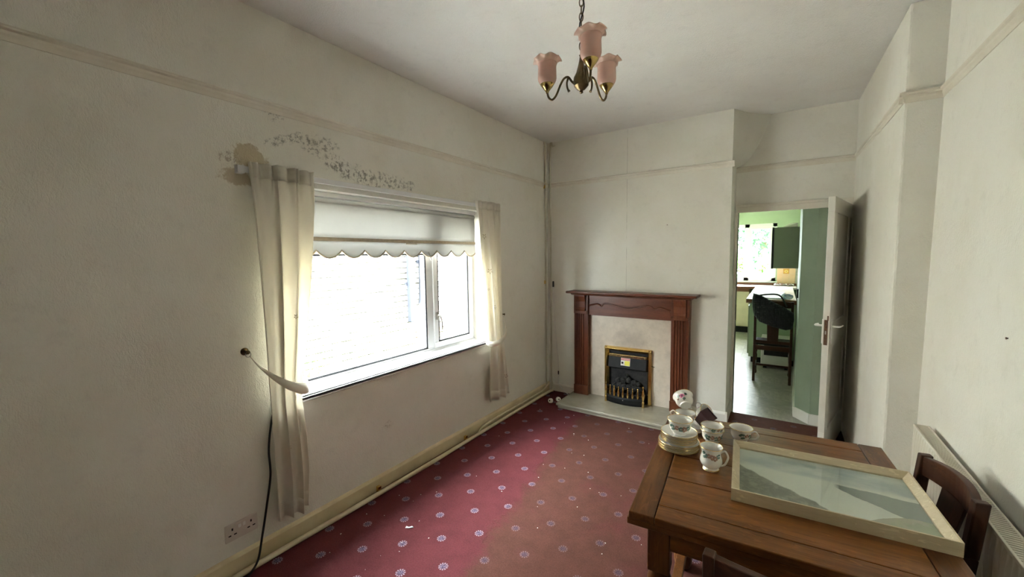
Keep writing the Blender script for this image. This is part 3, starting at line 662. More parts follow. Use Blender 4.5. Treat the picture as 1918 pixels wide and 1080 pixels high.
# gas fire
gf = thing('gas_fire', 'inset gas fire with brass frame, black hood, coals and fret', 'fire', (-1.275, YC - .032, .052))
GW, GH = .238, .555
for nm, pl in (('l', 0), ('r', 1)):
    sgn = -1 if pl == 0 else 1
    q = MB(); q.prism([(sgn * GW, .0), (sgn * GW, -.028), (sgn * (GW - .022), -.040), (sgn * (GW - .042), -.012), (sgn * (GW - .042), 0)], 0, GH - .001, 'z'); q.build('brass_side', M_brass, gf, bevel=.001)
q = MB(); q.prism([(0, GH), (-.028, GH), (-.040, GH - .022), (-.012, GH - .045), (0, GH - .045)], -GW, GW, 'x'); q.build('brass_top', M_brass, gf, bevel=.001)
q = MB(); q.bx(-.20, .20, .020, .029, .0, .515); q.bx(-.205, -.196, -.005, .029, 0, .515); q.bx(.196, .205, -.005, .029, 0, .515); q.bx(-.20, .20, -.004, .029, .495, .515); q.build('firebox', M_blackm, gf)
MB().bx(-.192, .192, -.024, .0, .452, .478).build('vent_strip', M_gold, gf, bevel=.002)
v_ = MB()
for k in range(30): x = -.184 + k * .0127; v_.bx(x, x + .006, -.0255, -.0235, .456, .474)
v_.build('vent_slots', M_black, gf)['kind'] = 'stuff'
MB().prism([(-.006, .452), (-.030, .450), (-.048, .345), (-.030, .335), (-.006, .335)], -.194, .194, 'x').build('hood', M_black, gf, bevel=.003)
st = MB().hexa([(-.062, -.046, .372), (.032, -.046, .372), (.032, -.044, .372), (-.062, -.044, .372), (-.062, -.034, .448), (.032, -.034, .448), (.032, -.032, .448), (-.062, -.032, .448)]).build('warning_label', M_plug, gf)
MB().hexa([(-.06, -.0385, .425), (.030, -.0385, .425), (.030, -.036, .425), (-.06, -.036, .425), (-.06, -.0352, .446), (.030, -.0352, .446), (.030, -.033, .446), (-.06, -.033, .446)]).build('red_band', M_red, st)
MB().hexa([(-.022, -.0468, .375), (.030, -.0468, .375), (.030, -.045, .375), (-.022, -.045, .375), (-.022, -.0395, .421), (.030, -.0395, .421), (.030, -.037, .421), (-.022, -.037, .421)]).build('yellow_panel', M_yel, st)
MB().lathe([(.011, 0), (.011, .002)], 14, T((-.044, -.0432, .400)) @ RX(PI / 2), cap1=True).build('black_symbol', M_black, st)
tx = bpy.data.curves.new('warning_text', 'FONT'); tx.body = 'WARNING'; tx.size = .017; tx.extrude = .0004; tx.align_x = 'CENTER'
dg = bpy.data.objects.new('warning_text', tx); COL.objects.link(dg)
bpy.context.view_layer.update()
tm = bpy.data.meshes.new_from_object(dg.evaluated_get(bpy.context.evaluated_depsgraph_get())); bpy.data.objects.remove(dg)
tm.materials.append(M_plug); to = bpy.data.objects.new('red_band_text', tm); COL.objects.link(to); to.parent = st; to.location = (-.015, -.0392, .429); to.rotation_euler = (PI / 2 - .15, 0, 0)
random.seed(3)
ico = bmesh.new(); bmesh.ops.create_icosphere(ico, subdivisions=2, radius=1)
IV = [v.co.copy() for v in ico.verts]; IF = [[v.index for v in f.verts] for f in ico.faces]; ico.free()
for (x, y, z, r) in [(-.12, -.03, .15, .035), (-.07, -.045, .165, .034), (-.02, -.05, .155, .036), (.03, -.05, .16, .034), (.08, -.04, .15, .036), (.125, -.03, .145, .032), (-.095, -.015, .20, .032), (-.04, -.02, .215, .034), (.015, -.02, .22, .033), (.065, -.02, .20, .033), (.105, -.012, .19, .028), (-.01, -.01, .255, .026), (-.13, -.03, .10, .03), (-.05, -.05, .11, .035), (.04, -.05, .11, .035), (.12, -.03, .10, .03)]:
    mx = T((x, y, z)) @ RZ(random.uniform(0, 6)) @ RX(random.uniform(0, 3))
    MB().add([tuple(v * r * random.uniform(.82, 1.1) * 1) for v in IV], IF, mx).build('coal', M_coal, gf)
MB().bx(-.18, .18, -.07, .02, .0, .085).build('burner_tray', M_blackm, gf)
# fret
q = MB()
def fret(s, t): 
    x = lerp(-.185, .185, s); return (x, -.150 + .045 * (2 * s - 1) ** 2 * 1.0, lerp(.004, .075, t) if True else 0)
q.grid(fret, 24, 4); q.build('fret_panel', M_black, gf, smooth=True, solid=.012)
q = MB(); q.tube([(lerp(-.185, .185, k / 20), -.150 + .045 * (2 * k / 20 - 1) ** 2, .170) for k in range(21)], .005, 8); q.build('fret_rail', M_black, gf, smooth=True)
for k in range(7):
    s = (k + 1) / 8; x = lerp(-.185, .185, s); y = -.152 + .045 * (2 * s - 1) ** 2
    MB().lathe([(.003, .075), (.007, .082), (.011, .098), (.010, .115), (.006, .145), (.005, .160), (.0035, .165), (.006, .170), (.007, .176), (.004, .182), (.001, .184)], 12, T((x, y - .004, 0)), cap1=True).build('fret_bar', M_brass, gf, smooth=True)
for s in (0.0, 1.0):
    x = lerp(-.188, .188, s); y = -.108
    MB().lathe([(.012, 0), (.013, .01), (.011, .02), (.013, .05), (.009, .06), (.007, .07), (.010, .08), (.014, .11), (.012, .14), (.006, .175), (.005, .19), (.008, .198), (.008, .204), (.001, .212)], 14, T((x, y - .012, 0)), cap1=True).build('fret_post', M_brass, gf, smooth=True)
MB().lathe([(.004, 0), (.005, .006), (.001, .009)], 10, T((.0, -.157, .05)) @ RX(PI / 2), cap1=True).build('fret_knob', M_steel, gf, smooth=True)
MB().tube([(.236, -.015, .395), (.258, -.018, .392), (.268, -.018, .390)], .0035, 6).build('control_lever', M_blackm, gf, smooth=True)

# ------------------------------------------------------------------ ceiling light
CX, CY, R0, TH, ZS = -.793, 1.781, .166, 3.275, 2.355
ch = thing('pendant_light', 'antique brass three-arm ceiling light with pink frilled glass shades', 'ceiling light', (CX, CY, ZC))
q = lambda z: z - ZC
MB().lathe([(.055, -.002), (.055, -.012), (.040, -.030), (.012, -.045), (.004, -.055)], 24).build('ceiling_rose', M_bronze, ch, smooth=True)
z = -.052; k = 0
while z > q(2.455):
    pts = []
    for a in range(16):
        aa = 2 * PI * a / 16; u = .0085 * math.cos(aa); v = .019 * math.sin(aa)
        pts.append((u, 0, z - .017 + v) if k % 2 else (0, u, z - .017 + v))
    MB().tube(pts, .0024, 6, RZ(.5), closed=True).build('chain_link', M_bronze, ch, smooth=True); z -= .0315; k += 1
MB().tube(bez([(0, 0, -.05), (.012, .004, -.12), (-.010, .003, -.20), (.010, -.004, -.28), (0, 0, q(2.42))], 6), .0032, 6).build('flex', M_cable, ch, smooth=True)
MB().lathe([(.003, q(2.287)), (.009, q(2.292)), (.007, q(2.300)), (.020, q(2.307)), (.033, q(2.322)), (.036, q(2.345)), (.033, q(2.362)), (.024, q(2.378)), (.016, q(2.405)), (.010, q(2.43)), (.007, q(2.450)), (.010, q(2.456)), (.004, q(2.462))], 12, cap1=True).build('body', M_bronze, ch, smooth=True, ang=25)
def shade_fn(s, t):
    a = 2 * PI * s; prof = [(.0, .024), (.08, .036), (.22, .043), (.45, .0425), (.66, .0415), (.78, .044), (.87, .049), (.94, .056), (1.0, .064)]
    r = interp(prof, t); w_ = max(0, (t - .72) / .28); r *= 1 + .10 * w_ * w_ * math.cos(7 * a)
    return (r * math.cos(a), r * math.sin(a), .124 * t - .008 * w_ * w_ * math.cos(7 * a) - .006 * max(0, (t - .90) / .10))
for i in range(3):
    a = TH + i * 2 * PI / 3; d = Vector((math.cos(a), math.sin(a), 0))
    def PT(r, zz): return d * r + Vector((0, 0, q(zz)))
    arm = MB().tube(bez([PT(.030, 2.335), PT(.045, 2.350), PT(.062, 2.372), PT(.082, 2.370), PT(.100, 2.345), PT(.122, 2.300), PT(.143, 2.285), PT(.160, 2.300), PT(R0, 2.325)], 6), .0052, 8).build('arm', M_bronze, ch, smooth=True)
    MB().tube(bez([PT(.060, 2.372), PT(.068, 2.350), PT(.066, 2.325), PT(.058, 2.308)], 5), [.0045] * 13 + [.005, .006, .007], 8).build('scroll_tail', M_bronze, arm, smooth=True)
    MB().lathe([(.006, 2.318), (.008, 2.326), (.014, 2.334), (.024, 2.346), (.032, 2.357), (.033, 2.361), (.028, 2.361)], 18, T((d.x * R0, d.y * R0, -ZC)), cap1=True).build('shade_cup', M_cupb, arm, smooth=True)
    sh = MB().grid(lambda s, t: shade_fn(s, t * .80), 72, 14, T((d.x * R0, d.y * R0, q(ZS))) @ RZ(a), closeu=True).build('glass_shade', M_shade, ch, smooth=True, solid=.0025, ang=180)
    MB().grid(lambda s, t: shade_fn(s, .79 + t * .21), 72, 6, T((d.x * R0, d.y * R0, q(ZS))) @ RZ(a), closeu=True).build('frilled_rim', M_rim, sh, smooth=True, solid=.0025, ang=180)
    MB().lathe([(.012, .0), (.014, .02), (.014, .05), (.010, .055)], 12, T((d.x * R0, d.y * R0, q(ZS))), cap1=True).build('lamp_holder', M_plug, sh, smooth=True)

# ------------------------------------------------------------------ open door leaf
HX, HY = .432, YA - .028
ang = math.atan2(3.66 - HY, .262 - HX)
dr = sempty('door_1', 'cream painted panel door standing open against the side wall', 'door')
dr.location = (HX, HY, .006); dr.rotation_euler = (0, 0, ang)
L, DT, DH = .765, .040, 1.930
d = MB(); d.bx(0, L, -.001, DT - .001, 0, .22).bx(0, L, -.001, DT - .001, DH - .11, DH).bx(0, .11, -.001, DT - .001, .22, DH - .11).bx(L - .11, L, -.001, DT - .001, .22, DH - .11).bx(.11, L - .11, -.001, DT - .001, .84, 1.02)
d.build('leaf_frame', M_paint, dr, bevel=.003)
for z0, z1 in ((.22, .84), (1.02, DH - .11)): MB().bx(.11, L - .11, .010, DT - .012, z0, z1).build('panel', M_paint, dr)
MB().bx(L - .001, L + .0015, .008, DT - .010, .872, 1.055).build('lock_plate', M_rust, dr)
MB().bx(L - .006, L + .002, .024, DT - .008, 1.05, 1.085).build('splintered_patch', M_rust, dr)
MB().bx(L - .0005, L + .003, .014, .022, .95, .975).build('latch', M_steel, dr)
for sgn, y0 in ((1, DT - .001), (-1, -.001)):
    MB().bx(L - .075, L - .030, *(sorted((y0, y0 + sgn * .009))), .875, 1.055).build('handle_plate', M_plug, dr, bevel=.003)
    MB().tube(bez([(L - .052, y0, 1.005), (L - .052, y0 + sgn * .04, 1.005), (L - .058, y0 + sgn * .052, 1.005), (L - .10, y0 + sgn * .055, 1.003), (L - .155, y0 + sgn * .053, 1.0)], 5), .0075, 8).build('lever', M_plug, dr, smooth=True)
for z0 in (.22, 1.62): MB().tube([(-.004, -.004, z0), (-.004, -.004, z0 + .09)], .007, 8).build('hinge', M_rust, dr, smooth=True)

# ------------------------------------------------------------------ radiator
rd = thing('radiator', 'cream double panel radiator with slatted top grille on the wall', 'radiator', (.572, 1.72, .13))
RL0, RL1, RT = -.72, .885, .60
def ribs(s, t):
    y = lerp(RL0, RL1, s); e = min(1, min(s, 1 - s) / .02, min(t, 1 - t) / .06)
    return (-.026 - .004 * e * (1 + math.cos(2 * PI * y / .0333)), y, lerp(0.0, RT - .008, t))
MB().grid(ribs, 380, 12).build('front_panel', M_rad, rd, smooth=True, ang=180)
MB().bx(.018, .026, RL0, RL1, 0, RT - .008).build('rear_panel', M_rad, rd)
MB().bx(-.025, .026, RL0, RL0 + .004, 0, RT).build('side_cover', M_rad, rd, bevel=.001)
MB().bx(-.025, .026, RL1 - .004, RL1, 0, RT).build('side_cover', M_rad, rd, bevel=.001)
g = MB(); g.bx(-.028, -.020, RL0, RL1, RT - .012, RT).bx(.021, .028, RL0, RL1, RT - .012, RT); g.build('grille_frame', M_rad, rd, bevel=.002)
g = MB(); y = RL0 + .008
while y < RL1 - .008: g.bx(-.0205, .0215, y, y + .0058, RT - .009, RT - .002); y += .0125
g.build('grille_slats', M_rad, rd)['kind'] = 'stuff'
g = MB(); g.tube([(0, RL0 + .03, 0), (0, RL0 + .03, -.13)], .008, 8).tube([(0, RL1 - .03, 0), (0, RL1 - .03, -.13)], .008, 8); g.build('feed_pipes', M_pipew, rd, smooth=True)
for yy in (-.45, .6): MB().bx(.025, .052, yy - .02, yy + .02, .1, .5).build('wall_bracket', M_rad, rd)

# ------------------------------------------------------------------ oak draw-leaf table
TW, TL, TZ = .823, .906, .74
tb = thing('draw_leaf_table', 'dark oak draw-leaf table with framed top and bun feet', 'table', (-.006, 1.700, 0), math.radians(4.6))
bw = .078; a, b = TW / 2, TL / 2
def board(x0, x1, y0, y1, mat, nm='border_board'):
    MB().bx(x0 + .0008, x1 - .0008, y0 + .0008, y1 - .0008, TZ - .024, TZ).build(nm, mat, tb, bevel=.003)
board(-a, -a + bw, -b, b, M_oak_y); board(a - bw, a, -b, b, M_oak_y); board(-a + bw, a - bw, -b, -b + bw, M_oak); board(-a + bw, a - bw, b - bw, b, M_oak)
n = 4; ww = (TL - 2 * bw) / n
for i in range(n): board(-a + bw, a - bw, -b + bw + i * ww, -b + bw + (i + 1) * ww, M_oak, 'top_plank')
MB().bx(-a - .006, a + .006, -b + .004, b - .004, TZ - .046, TZ - .0245).build('draw_leaf', M_oakdx, tb, bevel=.004)
ins = .05
lx, ly = a - ins - .034, b - ins - .034
for sx in (-1, 1):
    for sy in (-1, 1):
        lg = MB(); lg.bx(sx * lx - .034, sx * lx + .034, sy * ly - .034, sy * ly + .034, .525, TZ - .0455)
        lg.build('leg', M_oakd, tb, bevel=.004)
        pr = [(.034, .542), (.026, .53), (.030, .515), (.038, .49), (.044, .44), (.041, .38), (.033, .30), (.028, .22), (.034, .205), (.028, .19), (.030, .175)]
        MB().lathe(pr[::-1], 20, T((sx * lx, sy * ly, 0)), cap1=True).build('leg_turning', M_oakd, tb, smooth=True)
        MB().bx(sx * lx - .034, sx * lx + .034, sy * ly - .034, sy * ly + .034, .075, .18).build('leg_block', M_oakd, tb, bevel=.004)
        MB().lathe([(.020, 0), (.034, .006), (.042, .03), (.042, .05), (.034, .075), (.024, .088)], 20, T((sx * lx, sy * ly, 0)), cap1=True).build('bun_foot', M_oakd, tb, smooth=True)
def apron(x0, x1, y0, y1): MB().bx(x0, x1, y0, y1, TZ - .135, TZ - .0455).build('apron', M_oakdx, tb, bevel=.002)
apron(-lx + .03, lx - .03, -ly - .024, -ly); apron(-lx + .03, lx - .03, ly, ly + .024); apron(-lx - .024, -lx, -ly + .03, ly - .03); apron(lx, lx + .024, -ly + .03, ly - .03)
for yy in (-ly, ly): MB().bx(-lx + .03, lx - .03, yy - .02, yy + .02, .082, .122).build('stretcher', M_oakdx, tb, bevel=.004)
for xx in (-lx, lx): MB().bx(xx - .02, xx + .02, -ly + .03, ly - .03, .082, .122).build('stretcher', M_oakd, tb, bevel=.004)

# ------------------------------------------------------------------ dining chairs
def chair(label, loc, rz, w=.34, ztop=.80, splat=True, seat=True, bow=.028, group=None):
    c = thing('dining_chair', label, 'chair', loc, rz)
    hw = w / 2; rake = .035
    for sx in (-1, 1):
        x = sx * (hw - .014)
        p = MB(); sec = [(0, -.19 - .012, .0), (0, -.19, .20), (0, -.19, .44), (0, -.19 - rake * .5, .62), (0, -.19 - rake, ztop)]
        for i in range(len(sec) - 1):
            (_, y0, z0), (_, y1, z1) = sec[i], sec[i + 1]
            p.hexa([(x - .014, y0 - .02, z0), (x + .014, y0 - .02, z0), (x + .014, y0 + .016, z0), (x - .014, y0 + .016, z0), (x - .014, y1 - .02, z1), (x + .014, y1 - .02, z1), (x + .014, y1 + .016, z1), (x - .014, y1 + .016, z1)])
        p.build('back_post', M_chairz, c, bevel=.004)
        p = MB(); p.bx(x - .018, x + .018, .165, .201, .30, .44); p.lathe([(.012, 0), (.018, .02), (.014, .05), (.013, .15), (.018, .24), (.012, .27), (.018, .30)], 14, T((x, .183, 0)), cap1=True)
        p.build('front_leg', M_chairz, c, smooth=True)
        MB().bx(x - .010, x + .010, -.18, .175, .145, .175).build('side_stretcher', M_chairz, c, bevel=.003)
        MB().bx(x - .010, x + .010, -.18, .175, .385, .44).build('seat_rail', M_chairz, c, bevel=.003)
    def rail_(z0, z1, thk, bw_, nm):
        m_ = MB(); n = 13; vs = []; fs = []
        for i in range(n):
            s = i / (n - 1); xx = lerp(-hw + .020, hw - .020, s); bb = bw_ * (1 - (2 * s - 1) ** 2)
            yb = -.192 - rake * ((z0 + z1) / 2 - .44) / (ztop - .44) - bb
            cr = .012 * (1 - (2 * s - 1) ** 2) if z1 > ztop - .02 else 0
            vs += [(xx, yb - thk / 2, z0), (xx, yb + thk / 2, z0), (xx, yb + thk / 2, z1 + cr), (xx, yb - thk / 2, z1 + cr)]
        fs = [(4 * i + j, 4 * i + (j + 1) % 4, 4 * i + 4 + (j + 1) % 4, 4 * i + 4 + j) for i in range(n - 1) for j in range(4)] + [(0, 1, 2, 3), (4 * n - 1, 4 * n - 2, 4 * n - 3, 4 * n - 4)]
        m_.add(vs, fs).build(nm, M_chair, c, bevel=.003)
    rail_(ztop - .075, ztop - .006, .022, bow, 'top_rail'); rail_(.47, .505, .018, 0, 'lower_rail')
    y1 = -.192 - rake * (ztop - .12 - .44) / (ztop - .44)
    MB().hexa([(-.055, -.20, .50), (.055, -.20, .50), (.055, -.190, .50), (-.055, -.190, .50), (-.065, y1 - bow * .95 - .005, ztop - .07), (.065, y1 - bow * .95 - .005, ztop - .07), (.065, y1 - bow * .95 + .005, ztop - .07), (-.065, y1 - bow * .95 + .005, ztop - .07)]).build('splat', M_chairz, c, bevel=.002)
    MB().bx(-hw + .02, hw - .02, .17, .195, .385, .44).build('seat_rail', M_chair, c, bevel=.003)
    MB().bx(-hw + .02, hw - .02, -.2, -.18, .385, .44).build('seat_rail', M_chair, c, bevel=.003)
    MB().bx(-hw + .02, hw - .02, -.01, .01, .148, .171).build('cross_stretcher', M_chair, c, bevel=.003)
    if seat: MB().bx(-hw + .012, hw - .012, -.172, .21, .44, .465).build('seat', M_blackm, c, bevel=.012)
    return c
chair('dark oak chair pushed in beside the radiator, back curved', (.268, 1.845, 0), math.radians(100), .34, .80)
chair('dark oak chair pushed in at the side of table facing the fireplace', (.048, 1.302, 0), math.radians(-3), .36, .79)

# ------------------------------------------------------------------ framed picture on table
PW, PH = .540, .402
pc = thing('framed_picture', 'pale wooden framed landscape print lying on the table', 'picture', (.140, 1.672, TZ + .0005), math.radians(4.2))
def frame_rail(p0, p1, mat):
    # profile across (inwards u, height z), mitred
    prof = [(0, 0), (0, .040), (.005, .040), (.024, .022), (.024, 0)]
    p0, p1 = Vector(p0), Vector(p1); dd = (p1 - p0).normalized(); nn = Vector((-dd.y, dd.x, 0)); n = len(prof)
    vs = [tuple(p0 + nn * u + dd * u + Vector((0, 0, z))) for u, z in prof] + [tuple(p1 + nn * u - dd * u + Vector((0, 0, z))) for u, z in prof]
    MB().add(vs, [tuple(range(n)), tuple(range(2 * n - 1, n - 1, -1))] + [(i, (i + 1) % n, n + (i + 1) % n, n + i) for i in range(n)]).build('frame_rail', mat, pc)
cs = [(-PW / 2, -PH / 2, 0), (PW / 2, -PH / 2, 0), (PW / 2, PH / 2, 0), (-PW / 2, PH / 2, 0)]
for i in range(4): frame_rail(cs[i], cs[(i + 1) % 4], M_frame)
MB().bx(-PW / 2 + .02, PW / 2 - .02, -PH / 2 + .02, PH / 2 - .02, .004, .016).build('print', print_mat(PW - .04, PH - .04), pc)
MB().bx(-PW / 2 + .022, PW / 2 - .022, -PH / 2 + .022, PH / 2 - .022, .0185, .0205).build('glass', M_glass, pc)

# ------------------------------------------------------------------ china
def plate(r, label, loc, group=None, n=40):
    p = thing('plate', label, 'plate', loc, random.uniform(0, 6), group)
    flut = 0
    MB().lathe([(r * .55, 0), (r * .57, .002), (r * .9, .009), (r, .0125), (r - .001, .014), (r * .9, .011), (r * .6, .0045), (.001, .004)], n).build('dish', M_china, p, smooth=True)
    MB().tube([((r - .0008) * math.cos(2 * PI * i / n), (r - .0008) * math.sin(2 * PI * i / n), .0133) for i in range(n)], .0013, 5, closed=True).build('gilt_rim', M_gold, p, smooth=True)
    return p
def blob(rfun, phi, z0, size, mat, parent, nm='printed_flower', seed=0, rr=5):
    rnd = random.Random(seed); mb = MB()
    for k in range(rr):
        a = 2 * PI * k / rr + rnd.random(); dphi = math.cos(a) * size * .62; dz = math.sin(a) * size * .62; vs = []
        for j in range(8):
            b = 2 * PI * j / 8; h = z0 + dz + math.sin(b) * size * .42; r = rfun(h) + .0006; f = phi + (dphi + math.cos(b) * size * .5) / max(r, .02)
            vs.append((r * math.cos(f), r * math.sin(f), h))
        h = z0 + dz; r = rfun(h) + .0012; f = phi + dphi / max(r, .02); vs.append((r * math.cos(f), r * math.sin(f), h))
        mb.add(vs, [(j, (j + 1) % 8, 8) for j in range(8)])
    mb.build(nm, mat, parent)
CUP = [(.024, 0), (.026, .004), (.025, .007), (.034, .015), (.040, .028), (.0405, .040), (.043, .052), (.048, .060)]
def cup(label, loc, rz=0, prof=CUP, tilt=None, handle=0.0, deco=(), sc=1.0, gilt=True, hh=None, group=None, high=False):
    c = thing('teacup', label, 'cup', loc, rz, group)
    if tilt: c.rotation_euler = tilt
    P = [(r * sc, z * sc) for r, z in prof]; inner = [(max(.001, r - .0025), z) for r, z in P[::-1]]
    inner = [q for q in inner if q[1] > P[3][1] * .6] + [(.001, P[2][1] + .003)]
    MB().lathe(P + inner, 40).build('bowl', M_china, c, smooth=True, ang=60)
    rf = lambda h: interp([(z, r) for r, z in P], h)
    H = P[-1][1]; r1, r2 = rf(H * .82), rf(H * .30); d = Vector((math.cos(handle), math.sin(handle), 0)); e = (hh or .026) * sc
    MB().tube(bez([d * (r1 - .002) + Vector((0, 0, H * .82)), d * (r1 + e * .55) + Vector((0, 0, H * .95)), d * (r1 + e) + Vector((0, 0, H * .74)), d * (r1 + e * .72) + Vector((0, 0, H * (.54 if high else .46))), d * ((r1 + e * .45) if high else (r2 + e * .35)) + Vector((0, 0, H * (.72 if high else .34))), d * ((r1 if high else r2) - .002) + Vector((0, 0, H * (.81 if high else .27)))], 6), .0034 * sc, 8).build('handle', M_china, c, smooth=True)
    if gilt: MB().tube([((P[-1][0] - .001) * math.cos(2 * PI * i / 40), (P[-1][0] - .001) * math.sin(2 * PI * i / 40), H) for i in range(40)], .0013, 5, closed=True).build('gilt_rim', M_gold, c, smooth=True)
    for i, (phi, z, s, mt) in enumerate(deco): blob(rf, phi, z * sc, s * sc, mt, c, seed=i + int(loc[0] * 1000))
    return c
FLO = lambda f0: [(f0 - .75, .035, .013, M_leafg), (f0 - .28, .037, .009, M_brownp), (f0 + .1, .033, .010, M_leafg), (f0 + .45, .033, .012, M_brownp), (f0 + .85, .036, .010, M_leafg), (f0 + 1.8, .036, .009, M_leafg), (f0 + 3, .036, .008, M_brownp)]
SX, SY = -.334, 1.735
TOP = TZ + .0005
ords = ['first', 'second', 'third', 'fourth', 'fifth', 'sixth']
z = TOP
for i in range(6):
    plate(.080, 'gilt-edged white tea plate, %s from the table in the main stack' % (ords[i] if i else 'lowest'), (SX + random.uniform(-.001, .001), SY + random.uniform(-.001, .001), z), 'plates in the main stack'); z += .0050
z += .002
for i in range(6):
    plate(.071, 'smaller white saucer, %s above the tea plates in the main stack' % ords[i], (SX + random.uniform(-.001, .001), SY + .003 + random.uniform(-.001, .001), z), 'saucers in the main stack'); z += .0058
zc = z - .0019
FACE = math.atan2(-SY, -SX)       # towards the viewpoint side of the table
cup('white teacup with green and pink flowers topping the plate stack', (SX + .003, SY + .0, zc), 0, handle=FACE + 2.6, deco=FLO(FACE), sc=1.04)
# pile of saucers behind, carrying two cups and a maroon pot
BX, BY = -.325, 1.958
z = TOP
for i in range(3): plate(.070, 'white saucer, %s from the table in the pile behind the main stack' % (ords[i] if i else 'lowest'), (BX + random.uniform(-.003, .003), BY, z), 'saucers behind the main stack'); z += .0085
z -= .0045
cup('plain white teacup upright on the pile behind the main stack', (BX - .024, BY - .006, z + .0022), 0, handle=FACE - 1.75, sc=.95)
cup('rose-printed teacup tipped over on top of another cup', (BX - .026, BY + .012, z + .0822), 0, tilt=(math.radians(-62), math.radians(-12), .35), handle=1.15, deco=[(-1.75, .030, .011, M_rosep), (-1.75, .030, .006, M_maroon), (-2.2, .034, .008, M_leafg), (-1.3, .036, .007, M_leafg), (-1.6, .016, .006, M_leafg), (-2.4, .022, .005, M_brownp)], sc=.98)
pk = cup('pale cup with pink flowers lying against the maroon pot', (BX + .020, BY + .0818, z + .0252), 0, tilt=(math.radians(30), math.radians(50), .2), handle=3.0, deco=[(-1.4, .03, .009, M_rosep), (-1.9, .025, .007, M_brownp), (-.9, .03, .007, M_rosep), (2.4, .03, .009, M_rosep), (3.1, .03, .008, M_rosep)], sc=.8)
mz = thing('maroon_pot', 'small square-sided dark maroon pot tipped over on the back saucers', 'pot', (BX + .057, BY - .004, z + .0034), math.radians(-20))
mt = T((0, 0, .040)) @ RY(math.radians(38)) @ RX(math.radians(8))
mb = MB(); o_, i_ = .029, .025
mb.hexa([(-o_ * .8, -o_ * .8, -.030), (o_ * .8, -o_ * .8, -.030), (o_ * .8, o_ * .8, -.030), (-o_ * .8, o_ * .8, -.030), (-o_, -o_, .030), (o_, -o_, .030), (o_, o_, .030), (-o_, o_, .030)], mt); mb.build('body', M_maroon, mz, bevel=.003)
mb = MB()
for (x0, x1, y0, y1) in ((-o_, o_, -o_, -i_), (-o_, o_, i_, o_), (-o_, -i_, -i_, i_), (i_, o_, -i_, i_)): mb.bx(x0, x1, y0, y1, .0295, .034, mt)
mb.build('lip', M_maroon, mz)
# cups on the table
c1 = cup('white floral teacup standing below another cup nested in it', (-.226, 1.868, TOP), 0, handle=FACE + 2.9, deco=FLO(FACE + .25), sc=.98)
cup('white teacup nested inside another floral teacup', (-.226, 1.868, TOP + .0190), .6, handle=FACE + 1.9, deco=[(p_, z_ + .016, s_d * .7, m_) for p_, z_, s_d, m_ in FLO(FACE + .2)], sc=.96, high=True, hh=.031)
cup('white floral teacup standing alone by the picture frame corner', (-.124, 1.952, TOP), 0, handle=-.25, deco=FLO(FACE + .75), sc=.98)
JUG = [(.027, 0), (.029, .003), (.026, .008), (.024, .011), (.034, .020), (.0385, .032), (.037, .045), (.033, .058), (.0325, .068), (.036, .080), (.040, .088)]
j = cup('white floral cream jug with waisted body beside the picture frame', (-.198, 1.628, TOP), 0, prof=JUG, handle=-.15, deco=[(FACE - .75, .064, .013, M_leafg), (FACE - .35, .063, .009, M_brownp), (FACE + .05, .060, .010, M_brownp), (FACE + .35, .056, .009, M_brownp), (FACE + .75, .063, .009, M_leafg)], sc=1.0, hh=.024)
j.name = 'cream_jug'; j['category'] = 'jug'
MB().lathe([(.0275, .0015), (.0296, .003), (.0282, .0055)], 40).build('gilt_foot', M_gold, j, smooth=True)

# ------------------------------------------------------------------ nails left in the walls
def nail(label, loc, rot):
    n_ = thing('wall_nail', label, 'nail', loc); n_.rotation_euler = rot
    MB().lathe([(.0022, -.004), (.0022, .004)], 8).build('shank', M_rust, n_); MB().lathe([(.004, .004), (.004, .0055)], 10, cap1=True).build('head', M_rust, n_)
nail('small rusty nail in the chimney breast above the mantel shelf', (-.921, YC, 1.824), (PI / 2, 0, 0))
nail('small rusty nail in the wall above the radiator', (.624, 1.986, 1.259), (0, -PI / 2, 0))

# ------------------------------------------------------------------ carpet debris
random.seed(11)
mb = MB()
for i in range(55):
    x, y = random.uniform(-2.05, -.55), random.uniform(.9, 3.5); s = random.uniform(.0012, .0034)
    if random.random() < .15: s *= 1.6
    mb.bx(-s, s, -s * .6, s * .6, 0, s * .5, T((x, y, .0005)) @ RZ(random.uniform(0, 6)))
tag(mb.build('carpet_crumbs', M_plug), 'white crumbs and paint flakes scattered over the carpet', 'debris', kind='stuff')
for x, y, r, lab in ((-1.60, 1.45, .5, 'torn white scrap on the carpet near the pipes'), ):
    o = thing('paper_scrap', lab, 'scrap', (-1.735, 1.50, .001), r)
    MB().add([(-.022, -.006, 0), (.0, -.009, .003), (.024, .002, .001), (.014, .008, .004), (-.004, .005, .0), (-.02, .007, .003)], [(0, 1, 4, 5), (1, 2, 3, 4)]).build('scrap_sheet', M_paper, o, solid=.001)

# ------------------------------------------------------------------ kitchen beyond the doorway
ZK = 2.42
kf = sempty('floor_kitchen', 'grey-beige vinyl tiled kitchen floor', 'floor')
MB().bx(-2.0, .50, 4.385, YK, -.10, -.004).build('subfloor', M_mort, kf)
TS = .305
tm1 = MB().bx(.001, TS - .001, .001, TS - .001, -.0045, 0).mesh('tile'); tm1.materials.append(M_vinyl)
tm2 = MB().bx(.001, TS - .001, .001, TS - .001, -.0045, 0).mesh('tile'); tm2.materials.append(M_vinyl2)
for i in range(8):
    for jx in range(17):
        o = bpy.data.objects.new('tile', tm1 if (i + jx) % 2 else tm2); COL.objects.link(o); o.parent = kf
        o.location = (-1.99 + i * TS, 4.388 + jx * TS, -.0005)
struct(MB().bx(-2.0, .60, YA + .1, YK + .1, ZK, ZK + .1).build('ceiling_kitchen', M_paint), 'white kitchen ceiling beyond the doorway', 'ceiling')
